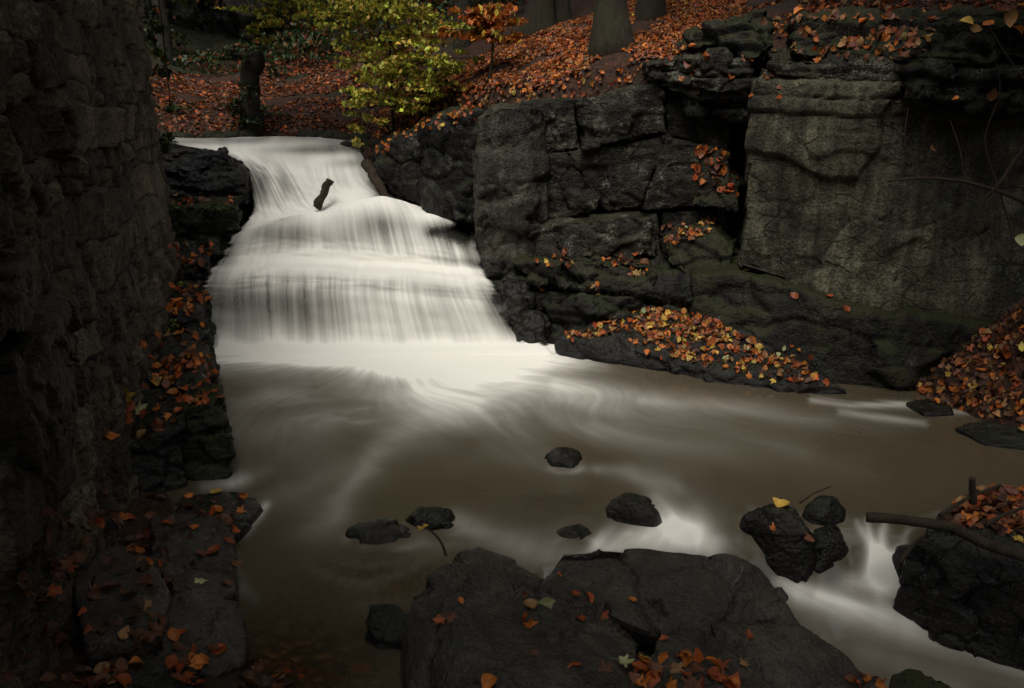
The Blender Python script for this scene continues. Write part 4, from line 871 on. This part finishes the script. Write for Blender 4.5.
one_leaf(144, 606, .10, 'tan', 'maple', 'single tan leaf on the smooth grey slab', None, .1)
one_leaf(88, 653, .10, 'orange', 'maple', 'bright orange leaf nearest the lower left corner', None, .2)
one_leaf(200, 582, .09, 'pale green', 'maple', 'pale green leaf on the flat brown rock near the water', None, .3)
many([(246,668),(300,664),(400,676),(400,690),(250,690)], 12, .07, {'rust': 3, 'brown': 3, 'orange': 1}, 'washed up on the near shallows', 'on the near shallows', minz=.2)
one_leaf(774, 528, .085, 'orange', 'maple', 'bright orange leaf on the black wet rock of the cluster', None, .3, .0)
one_leaf(782, 506, .12, 'yellow', 'ovate', 'long yellow leaf on the top of the black rock cluster', None, .3, .0, yaw=.5)
one_leaf(760, 549, .05, 'orange', 'ovate', 'small orange leaf low on the black rock cluster', None, .3, .0)
one_leaf(808, 540, .08, 'brown', 'ovate', 'tan-brown leaf plastered on the glistening black rock', None, .2, .0)
one_leaf(356, 521, .07, 'orange', 'maple', 'orange leaf on the low flat rock in mid stream', None, .3, .0)
for px, py, c in [(905,510,'tan'),(975,510,'orange'),(1000,500,'brown'),(1018,540,'yellow'),(960,505,'rust'),(990,492,'rust'),(1010,515,'orange'),(945,505,'brown'),(1006,488,'orange')]:
    one_leaf(px, py, .1, c, 'maple', f"{ {'rust':'rust-orange'}.get(c,c)} fallen leaf on the driftwood heap", f'{c} leaves on the driftwood heap', .4, .0)
# individual leaves on the leafy ledge and right bank (largest ones)
many([(560,334),(640,312),(700,314),(845,386),(780,386),(690,366)], 22, .085, {'yellow': 2, 'orange': 3, 'tan': 1}, 'on the black ledge at the water', 'on the black ledge', minz=.2)
many([(915,395),(960,352),(1024,305),(1024,430),(985,412)], 26, .085, {'orange': 2, 'tan': 2, 'brown': 2, 'yellow': .5}, 'on the steep right bank', 'on the steep right bank', minz=.0)
many([(820,25),(940,25),(935,62),(800,58)], 18, .10, {'tan': 2, 'orange': 2, 'brown': 2}, 'along the top edge of the pale rock face', 'along the top of the pale rock face', minz=.15)
# ------------------------------------------------------------------ trees
def tubes_obj(name, strands, mat, parent, n=8):
    a = Acc()
    for p, r in strands: a.tube(p, r, n)
    return link(name, a.mesh(name), mat, parent)
def trunk_pts(base, h, r, lean, s, flare=1.):
    rg = np.random.default_rng(s); k = 16; t = np.linspace(0, 1, k); P = np.array(base)+np.stack([lean[0]*t+.12*np.cumsum(rg.normal(size=k))*.3, lean[1]*t+.12*np.cumsum(rg.normal(size=k))*.3, h*t-.25], 1)
    R = r*(1-.55*t)*(1+flare*.9*np.exp(-(h*t)/.35)); return P, R
def trunk_mesh(P, R, s, n=22):
    Pd = spline(P, 46); Rd = spline(np.stack([R, R, R], 1), 46)[:, 0]
    V, Q, T = tube(Pd, Rd, n); ax = np.concatenate([np.repeat(Pd, n, 0), V[-2:]]); d = V-ax
    V = ax+d*(1+.22*fbm(V*np.array([4., 4, .7])/max(.3, R[3]*3), 3, s))[:, None]; return mesh_np('trunk', V, [Q, T])
def leaf_cloud(cl, n, size, r, w, flat=.5, jit=.3):
    """cl: list of (centre, radii); leaves spread through clumped shells"""
    vol = np.array([np.prod(c[1])**(2/3) for c in cl]); cnt = np.maximum(1, (n*vol/vol.sum()).astype(int)); P = []
    for (c, rad), k in zip(cl, cnt):
        m = max(3, k//28); sub = r.normal(size=(m, 3)); sub /= np.linalg.norm(sub, axis=1)[:, None]; sub *= r.uniform(.35, 1, (m, 1))**.6
        q = sub[r.integers(0, m, k)]+r.normal(size=(k, 3))*np.array([.2, .2, .09]); P.append(np.array(c)+q*np.array(rad))
    P = np.concatenate(P); N = r.normal(size=P.shape)*flat; N[:, 2] += 1; N /= np.linalg.norm(N, axis=1)[:, None]
    return P, N, size*r.uniform(.6, 1.3, len(P)), pick_cols(len(P), w, r, jit)
PAL.update({'green': (.055, .085, .018), 'dark green': (.018, .032, .010), 'lime': (.36, .38, .045), 'gold': (.40, .29, .04), 'fern': (.03, .055, .014)})
def cloud_obj(name, cl, n, size, w, parent, s, **kw):
    r = np.random.default_rng(s); P, N, S, C = leaf_cloud(cl, n, size, r, w, **kw)
    o = link(name, scatter_mesh(name, P, N, S, C, r, .3, [leaf_ovate(3, 3, .3, .5, 1), leaf_ovate(3, 3, .6, -.4, 2)], 0.), M['leaf'], parent); return o
def tree(name, base, h, r, lean, label, s, cat='tree', group=None, crown=None, w=None, n=3500, bark='bark', flare=1., size=.3):
    b = np.array(base, float); t = empty(name, b, label, cat, group); P, R = trunk_pts(b, h, r, lean, s, flare)
    link('trunk', trunk_mesh(P, R, s), M[bark], t)
    if crown:
        rg = np.random.default_rng(s+1); cl = []; st = []
        for k in range(crown[3]):
            a = rg.uniform(0, 6.28); q = rg.uniform(.25, 1)**.5; c = np.array(crown[0])+np.array([crown[1]*q*math.cos(a), crown[1]*q*math.sin(a), rg.uniform(-1, 1)*crown[2]])
            cl.append((c, np.array([1.3, 1.3, .7])*rg.uniform(.7, 1.25))); j = rg.integers(8, 15); p0 = P[j]
            st.append((spline(np.array([p0, p0*.5+c*.5+np.array([0, 0, .35]), c]), 7), np.linspace(R[j]*.5, .015, 7)))
        tubes_obj('limbs', st, M[bark], t, 6)
        cloud_obj('crown', cl, n, size, w or {'lime': 1, 'gold': 1, 'green': 2, 'dark green': 1}, t, s+2)
    return t
def onter(px, py, Y=None):
    """terrain point seen through a pixel"""
    d = ray(px, py); ys = np.arange(8.5, 60, .05); P = np.array([0, 0, CAMH])+d[None]*(ys/d[1])[:, None]; z = terr(P[:, 0], P[:, 1]); k = np.where(P[:, 2] < z)[0]
    return P[k[0]] if len(k) else P[-1]
AUT = {'lime': .6, 'gold': .7, 'green': 2, 'rust': .7, 'orange': .5}
for px, py, r, h, ln, lab, s, bk, fl in [
    (617, 46, .175, 12, (.2, .5), 'stout brown beech trunk standing nearest the crag edge among leaves', 101, 'bark', 1.0),
    (536, 32, .20, 12, (-.3, .3), 'pale beech trunk with a flared root foot high on the leafy bank', 102, 'bark', 1.3),
    (561, 24, .13, 11, (.1, .3), 'thinner grey trunk just behind the flared beech trunk', 103, 'bark', .7),
    (461, 48, .17, 12, (.1, .3), 'dark tree trunk behind the orange-leaved sapling', 104, 'darkbark', .3),
    (648, 18, .17, 12, (.2, .2), 'shaded trunk farther up the bank right of the stout beech', 105, 'darkbark', .5)]:
    b = onter(px, py); tree('beech_tree', b, h, r, ln, lab, s, 'tree', None, (b+np.array([ln[0], ln[1]+1, 9.5]), 2.6, 1.6, 9), AUT, 3600, bk, fl)
for k, (px, Y, r, lab) in enumerate([(172, 20, .16, 'faint dark trunk at the far left of the wood, beside the wall'), (198, 25, .2, 'dim trunk in the far wood above the left leaf slope'), (226, 24, .15, 'thin dim trunk just right of the far left pair in the wood'),
        (292, 27, .22, 'dim broad trunk far back under the overhanging yellow-green branch'), (330, 23, .15, 'dark thin trunk behind the ferny slope'), (366, 26, .2, 'dark trunk right behind the yellow-green sapling'), (415, 21, .14, 'slim dark trunk between the sapling and the dark near trunk'), (432, 27, .2, 'far dark trunk almost hidden by orange leaves'),
        (492, 19, .13, 'slim far trunk left of the flared beech'), (585, 18, .14, 'slim far trunk between the flared beech and the stout beech'), (690, 17, .16, 'far trunk at the top of the leafy bank right of the stout beech')]):
    x = (px-512)/F*Y*.96; b = np.array([x, Y, float(terr(np.array([x]), np.array([Y*1.]))[0])])
    tree('woodland_tree', b, 11, r, (.2*(k % 3-1), .2), lab, 120+k*5, 'tree', None, (b+np.array([0, 0, 8.5]), 2.8, 2.2, 9), {'green': 2, 'dark green': 2, 'lime': .3}, 1500, 'darkbark', .5, .34)
# unseen trees added outside the frame to block light and darken its edges
for k, (x, y, h, cx, cy, cz, R, lab) in enumerate([(-6.4, 5.5, 9, -6.6, 5.2, 7.8, 2.0, 'unseen added shade tree above the old wall, its crown over the wall top'), (-6.0, 10.5, 10, -5.6, 10.6, 8.2, 2.4, 'unseen added shade tree behind the far end of the old wall'),
        (6.2, 8.6, 9, 5.4, 7.6, 7.0, 2.6, 'unseen added shade tree on top of the crag at the right'), (7.6, 4.6, 8, 5.6, 4.6, 5.6, 2.3, 'unseen added shade tree on the right bank leaning over the stream'),
        (-3.4, -.8, 8, -2.9, .2, 5.6, 2.2, 'unseen added shade tree left of the viewpoint with a low spreading crown'), (3.6, -1.4, 9, 2.6, -.8, 6.4, 2.4, 'unseen added shade tree right of the viewpoint with a spreading crown'), (.3, -4, 10, 0, -2.8, 7.6, 2.8, 'unseen added shade tree behind the viewpoint')]):
    b = np.array([x, y, float(terr(np.array([x]), np.array([y*1.]))[0])])
    tree('added_shade_tree', b, h, .2, (cx-x, cy-y), lab, 200+7*k, 'tree', None, (np.array([cx, cy, cz]), R, 1.3, 11), AUT, 5200, 'darkbark', .6, .3)
# far wooded hillside seen as one mass
cl = []
rg = np.random.default_rng(5)
for k in range(230):
    x, y = rg.uniform(-26, 24), rg.uniform(22.5, 46); z = float(terr(np.array([x]), np.array([y]))[0]); cl.append((np.array([x, y, z+rg.uniform(.2, 6)]), np.array([2.0, 1.6, 1.2])))
fo = cloud_obj('distant_woodland', cl, 42000, .42, {'dark green': 4, 'green': 1.2, 'brown': 1, 'fern': 1}, None, 6); tag(fo, kind='stuff')
cl = []
for k in range(70):
    x, y = rg.uniform(-10.5, 2.5), rg.uniform(17.2, 25)
    if y < 18.8 and -6 < x < -1.2 and rg.uniform() < .7: continue
    z = float(terr(np.array([x]), np.array([y]))[0]); cl.append((np.array([x, y, z+.2]), np.array([.9, .8, .35])*rg.uniform(.5, 1.3)))
ug = cloud_obj('undergrowth', cl, 11000, .12, {'fern': 4, 'green': .8, 'dark green': 3, 'brown': 2.5, 'rust': .5}, None, 8, flat=.9); tag(ug, kind='stuff')
# yellow-green sapling over the bank, dropping leaves towards the fall
def sapling(base_px, Y, top, clusters, w, n, size, label, s, r=.035):
    b = U(*base_px, Y); b[2] = float(terr(b[None, 0], b[None, 1])[0]); t = empty('sapling', b, label, 'young tree'); T = U(*top, Y)
    P = spline(np.array([b-np.array([0, 0, .1]), b*.6+T*.4+np.array([.04, 0, 0]), T]), 12); link('trunk', mesh_np('trunk', *(lambda q: (q[0], [q[1], q[2]]))(tube(P, np.linspace(r, r*.4, 12), 9))), M['darkbark'], t)
    cl, st = [], []; rg_ = np.random.default_rng(s)
    for (px, py, dY, rx, rz) in clusters:
        c = U(px, py, Y+dY); cl.append((c-np.array([0, 0, rz*.4]), np.array([rx*1.1, rx*.9, rz*2.2]))); j = int(np.argmin(np.abs(P[:, 2]-(c[2]-.1)))); mid = P[j]*.5+c*.5+np.array([0, 0, .06])
        st.append((spline(np.array([P[j], mid, c]), 7), np.linspace(.014, .004, 7)))
        for q in range(3): st.append((np.array([c, c+rg_.normal(size=3)*np.array([rx, rx, rz])*.6]), [.005, .002]))
    tubes_obj('branches', st, M['darkbark'], t, 5); cloud_obj('crown', cl, n, size, w, t, s, flat=.8); return t
sapling((388,118), 11.0, (386,-25), [(350,10,.2,.5,.09),(392,12,.0,.55,.12),(430,28,.1,.5,.10),(365,38,.3,.4,.08),(410,45,-.1,.5,.09),(385,62,-.2,.4,.09),(430,66,-.2,.4,.08),(372,80,-.2,.3,.08),(402,86,-.3,.42,.07),(440,88,-.1,.3,.06),(368,105,-.3,.25,.09),(395,106,-.4,.25,.05),(362,128,-.4,.14,.1),(372,98,-.5,.25,.07),(412,102,-.5,.25,.05),(432,78,-.4,.3,.05),(420,60,-.5,.35,.05),(355,62,.0,.25,.08),(374,118,-.5,.16,.08),(448,60,-.3,.25,.05),(330,-5,.4,.5,.1),(455,58,0.,.3,.05),(385,-20,0,.6,.2)],
   {'lime': 3.5, 'gold': 2, 'green': .6, 'yellow': .5}, 6800, .07, 'yellow-green beech sapling leaning over the bank above the waterfall', 301)
sapling((488,62), 10.6, (492,-10), [(478,30,0,.25,.05),(505,36,0,.22,.05),(500,14,.1,.3,.06),(470,10,.1,.25,.06),(452,30,.0,.15,.04)], {'orange': 2, 'gold': 1, 'rust': 2}, 1100, .08, 'thin sapling with sparse orange leaves beside the dark trunk', 302, .02)
# overhanging leafy limb from a tree behind the wall
b = np.array([-7.4, 13.5, float(terr(np.array([-7.4]), np.array([13.5]))[0])]); t = empty('overhanging_beech', b, 'beech behind the wall reaching a yellow-green branch over the stream', 'tree')
P_, R_ = trunk_pts(b, 8, .22, (.3, 0), 310); link('trunk', trunk_mesh(P_, R_, 310), M['bark'], t)
cl, st = [], []
for (px, py, Y, rx, rz) in [(258,8,13.,.5,.1),(282,22,13,.42,.1),(300,4,13,.5,.1),(262,30,13,.22,.16),(325,2,13.2,.5,.1),(240,-8,13,.5,.1),(345,14,13.,.3,.1),(270,-30,13,.9,.2),(340,-30,13,.9,.2)]:
    c = U(px, py, Y); cl.append((c, np.array([rx, rx, rz]))); st.append((spline(np.array([P_[11], P_[11]*.5+c*.5+np.array([0, 0, .5]), c]), 12), np.linspace(.06, .006, 12)))
tubes_obj('limbs', st, M['darkbark'], t, 6); cloud_obj('crown', cl, 2300, .095, {'lime': 3, 'gold': 1.6, 'green': 1}, t, 311)
# tree stump at the far bank
b = onter(243, 128); b = U(243, 131, 14.0); b[2] = float(terr(b[None, 0], b[None, 1])[0])
t = empty('tree_stump', b, 'tall broken mossy tree stump on the far bank of the upper stream', 'tree stump'); P_, R_ = trunk_pts(b, 1.35, .2, (.05, 0), 320, .9)
P_[:, 2] = b[2]-.2+np.linspace(0, 1.5, len(P_)); R_ = .17*(1-.1*np.linspace(0, 1, 16))*(1+.5*np.exp(-np.linspace(0, 1.5, 16)/.3)); link('trunk', trunk_mesh(P_, R_, 320), M['darkbark'], t)
cloud_obj('foliage', [(b+np.array([.12, -.2, .45]), np.array([.3, .14, .35])), (b+np.array([-.1, -.1, 1.25]), np.array([.25, .2, .1]))], 700, .07, {'fern': 3, 'green': 1, 'dark green': 2, 'brown': 1}, t, 321)
def fern(px, py, Y, size, label, s, w={'fern': 3, 'green': 2}, nf=9):
    b = U(px, py, Y); g = float(terr(b[None, 0], b[None, 1])[0])
    h = cast(px, py); b = np.array(h[0]) if h and abs(h[0][1]-Y) < 3 else np.array([b[0], b[1], g])
    t = empty('fern', b, label, 'fern'); rg_ = np.random.default_rng(s); st = []; P, N, S = [], [], []
    for k in range(nf):
        a = k*6.28/nf+rg_.uniform(-.3, .3); L = size*rg_.uniform(.7, 1.2); q = np.linspace(0, 1, 12); d = np.array([math.cos(a), math.sin(a), 0])
        pts = b+q[:, None]*d*L+np.stack([0*q, 0*q, L*(.85*q-.95*q**2)], 1); st.append((pts, np.linspace(.006, .002, 12)*size*2))
        sd = np.array([-d[1], d[0], 0])
        for i in range(2, 12):
            for sgn in (-1, 1): P.append(pts[i]+sd*sgn*L*.10*(1-q[i]*.8)); N.append([0, 0, 1]); S.append(L*.2*(1.05-q[i]*.8))
    P, N, S = np.array(P), np.array(N, float), np.array(S); tubes_obj('stems', st, M['twig'], t, 5)
    link('fronds', scatter_mesh('fronds', P, N, S, pick_cols(len(P), w, rg_), rg_, .35, [leaf_ovate(3, 3, .3, .4, 1, .3)], 0.), M['leaf'], t)
    return t
for a in [(258,112,14.2,.5,'pale green fern beside the broken tree stump',401),(272,118,14.1,.4,'small fern at the stream edge right of the stump',402),(300,52,19,.8,'dim fern clump on the slope under the overhanging branch',403),(330,42,20,.9,'fern clump high on the far slope left of the sapling',404),
          (290,62,18,.6,'low fern on the far slope nearest the stump',405),(176,112,13.6,.5,'green fern by the far end of the wall',406),(372,148,10.6,.28,'little green plant at the right lip of the waterfall',407),(172,212,9.6,.3,'small fern in the black rocks under the crest',408),(215,212,9.9,.3,'tuft of fern on the mossy block below the crest',409)]:
    fern(*a)
# ivy hanging over the far end of the wall
c0 = wallpt(WL-.1, 3.3, .05); t = empty('ivy', c0, 'ivy and green shoots hanging over the far end of the wall', 'ivy')
tubes_obj('stems', [(spline(np.array([wallpt(WL, 4.6, .1), wallpt(WL+.05, 3.6, .2), wallpt(WL+.15, 2.4, .15)]), 10), np.linspace(.02, .006, 10))], M['twig'], t, 5)
cloud_obj('foliage', [(wallpt(WL+.15, z, .08), np.array([.16, .2, .3])) for z in (4.4, 3.9, 3.4, 3.0, 2.6, 2.2)], 420, .08, {'dark green': 3, 'green': 2, 'lime': .4, 'orange': .2}, t, 411)
# moss and weeds tufts on ledges at left
for px, py, lab, s in [(168,330,'tuft of small green weeds at the wall foot by the moss pillar',421),(173,290,'small weeds sprouting from the wall foot halfway up',422)]:
    h = cast(px, py)
    if h:
        b = np.array(h[0]); t = empty('weed_tuft', b, lab, 'plant'); tubes_obj('stems', [(np.array([b, b+np.array([.02, -.03, .1])]), [.004, .002])], M['twig'], t, 5)
        cloud_obj('foliage', [(b+np.array([.02, -.03, .05]), np.array([.08, .08, .07]))], 60, .045, {'green': 2, 'lime': 1}, t, s)
broad = [o for o in ROCKS if o.get('label', '').startswith('broad tilted')][0]
M['vein'] = rock_mat('pale_mineral_vein', (.12, .11, .10), (.17, .16, .145), (.22, .21, .19), .0, .0, .0, .6)
for pts in ([(744,566), (738,578), (730,588), (721,600), (713,612)], [(547,560), (543,575), (538,590)]):
    hp = [cast(*p) for p in pts]; hp = [h for h in hp if h and h[2].name.startswith('boulder')]
    if len(hp) > 2:
        P_ = spline(np.array([np.array(h[0])-np.array(h[1])*.004 for h in hp]), 24); P_ = P_+.012*np.stack([vnoise(P_*14, q) for q in (1, 2, 3)], 1)*np.array([1, 1, .3])
        link('mineral_vein', mesh_np('mineral_vein', *(lambda q: (q[0], [q[1], q[2]]))(tube(P_, .006+.004*np.sin(np.arange(24)*1.7)**2, 6))), M['vein'], broad)
# ------------------------------------------------------------------ driftwood, twigs
def stick(name, pts, r0, r1, label, cat='branch', mat='wood', n=10, rough=.12, s=1, parent=None):
    P = spline(np.array(pts), 26); R = np.linspace(r0, r1, 26); V, Q, T = tube(P, R, n); ax = np.concatenate([np.repeat(P, n, 0), V[-2:]]); V = ax+(V-ax)*(1+rough*2*fbm(V*(2/max(r0, .01))*.25, 3, s))[:, None]
    o = link(name, mesh_np(name, V, [Q, T]), M[mat], parent)
    if parent is None: tag(o, label, cat)
    return o
stick('driftwood_log', [UZ(866,517,.22), UZ(905,520,.24), UZ(955,527,.27)], .031, .027, 'straight dark log poking out over the small cascade', 'log')
stick('driftwood_log', [UZ(955,528,.26), UZ(990,545,.22), UZ(1040,560,.2)], .03, .036, 'bent log lying across the right driftwood rock', 'log', s=2)
stick('driftwood_stick', [UZ(973,503,.25), UZ(972,478,.42)], .022, .016, 'short upright broken stick in the leaf heap', 'stick', s=3)
for k, (a, b_, lab) in enumerate([((900,562,.05),(925,535,.2),'short stick with red leaves hanging over the small cascade'),((940,515,.28),(1000,485,.3),'thin stick lying on the leaf heap behind the upright stick'),((985,525,.3),(1035,505,.34),'thin stick at the right end of the leaf heap')]):
    stick('driftwood_stick', [UZ(*a), UZ((a[0]+b_[0])/2, (a[1]+b_[1])/2-3, (a[2]+b_[2])/2), UZ(*b_)], .012, .008, lab, 'stick', s=5+k)
stick('twig', [UZ(800,503,.2), UZ(815,493,.22), UZ(832,486,.26)], .006, .003, 'thin bare twig rising from the black rock cluster', 'twig', 'twig', 6)
stick('twig', [UZ(446,556,.42), UZ(441,542,.47), UZ(430,530,.5), UZ(420,524,.53)], .007, .004, 'dark twig with a yellow leaf sticking up at the back of the big boulder', 'twig', 'twig', 6)
c = UZ(424,528,.52); one_leaf(0, 0, .085, 'yellow', 'maple', 'yellow leaf caught on the dark twig above mid stream', None, .5, hit=(Vector([float(q) for q in c]), Vector((.1, -.6, .8)), None))
stick('snag', [U(317,207,10.25), U(322,196,10.22), U(330,180,10.3)], .055, .045, 'dark broken stump of wood standing in the waterfall', 'driftwood', s=11, rough=.4)
stick('snag', [U(392,206,10.2), U(381,190,10.25), U(372,172,10.4), U(366,164,10.6)], .05, .07, 'bent dark branch jammed at the right edge of the upper fall', 'driftwood', s=12, rough=.35)
# bare shrub reaching in from the right
b = U(1085, 290, 6.1); t = empty('bare_shrub', b, 'bare brown stems of a shrub reaching across the right rock face', 'shrub')
stick('branch', [U(1090,270,6.1), U(1060,225,6.0), U(1030,205,5.95), U(1000,192,5.95), U(965,182,5.95), U(925,178,6.0), U(888,181,6.05)], .02, .008, None, parent=t, mat='twig')
stick('branch', [U(1090,285,6.1), U(1070,170,5.8), U(1050,110,5.6), U(1022,150,5.7), U(998,185,5.75), U(983,203,5.8), U(986,230,5.8)], .018, .009, None, parent=t, mat='twig', s=4)
for k, pts in enumerate([[(928,178,6.),(915,160,6.05),(905,140,6.1),(908,108,6.2)],[(965,182,5.95),(960,150,6.),(950,120,6.1)],[(1000,192,5.95),(985,140,6.),(1000,90,6.),(990,40,6.)],[(1050,110,5.6),(1010,60,5.8),(985,20,5.9),(960,-10,6.)],[(1000,192,5.95),(1012,240,6.),(1008,290,6.)],[(945,352,6.4),(930,335,6.4),(920,318,6.5)],[(1085,290,6.1),(1020,320,6.2),(960,372,6.3)]]):
    stick('twig', [U(*p) for p in pts], .006, .003, None, parent=t, mat='twig', n=5, s=20+k)
HG = 'brown-orange leaves hanging on the bare shrub'
for px, py, Y, c_, s_ in [(988,22,5.8,'orange',.13),(1010,18,5.8,'tan',.14),(1018,30,5.8,'orange',.13),(1000,12,5.8,'brown',.12),(975,30,5.9,'tan',.1),(992,95,6.,'brown',.1),(932,150,6.,'brown',.08),(955,100,6.,'orange',.09)]:
    one_leaf(0, 0, s_, c_, 'ovate', 'autumn leaf hanging on the bare shrub stems at the upper right', 'leaves hanging on the bare shrub', .6, hit=(Vector([float(q) for q in U(px, py, Y)]), Vector((-.2, -.7, .5)).normalized(), None))
one_leaf(0, 0, .11, 'yellow', 'ovate', 'yellow-green leaf hanging high on the bare shrub above the pale rock face', None, .2, yaw=1.4, hit=(Vector([float(q) for q in U(966, 22, 5.9)]), Vector((-.1, -.9, .4)).normalized(), None))
one_leaf(0, 0, .1, 'pale green', 'round', 'pale leaf hanging at the right edge level with the rock face', None, .2, hit=(Vector([float(q) for q in U(1021, 240, 5.9)]), Vector((-.3, -.9, .2)).normalized(), None))
print('single leaves', NLEAF)
# ------------------------------------------------------------------ light
EL, AZ = math.radians(62), math.radians(200)     # sun azimuth measured from +Y towards +X
w = bpy.data.worlds.new('World'); SC.world = w; w.use_nodes = True; nt = w.node_tree; bg = nt.nodes['Background']
sky = nt.nodes.new('ShaderNodeTexSky'); sky.sky_type = 'NISHITA'; sky.sun_disc = False; sky.sun_elevation = EL; sky.sun_rotation = AZ; sky.air_density = 1; sky.dust_density = 4; sky.ozone_density = .6
hs = nt.nodes.new('ShaderNodeHueSaturation'); hs.inputs['Saturation'].default_value = .12
nt.links.new(sky.outputs[0], hs.inputs['Color']); nt.links.new(hs.outputs[0], bg.inputs['Color']); bg.inputs['Strength'].default_value = .09
sd = bpy.data.lights.new('sun', 'SUN'); sd.energy = 1.2; sd.angle = math.radians(35); sd.color = (1, .95, .86)
so = bpy.data.objects.new('sun', sd); COL.objects.link(so)
dv = Vector((math.sin(AZ)*math.cos(EL), math.cos(AZ)*math.cos(EL), math.sin(EL))); so.rotation_euler = dv.to_track_quat('Z', 'Y').to_euler(); so.location = dv*30
vs = SC.view_settings; vs.view_transform = 'Standard'; vs.look = 'None'; vs.exposure = 1.0; vs.gamma = 1; vs.use_curve_mapping = False
SC.cycles.max_bounces = 4; SC.cycles.diffuse_bounces = 2; SC.cycles.glossy_bounces = 2; SC.cycles.transparent_max_bounces = 8; SC.cycles.use_adaptive_sampling = False; SC.cycles.use_denoising = True
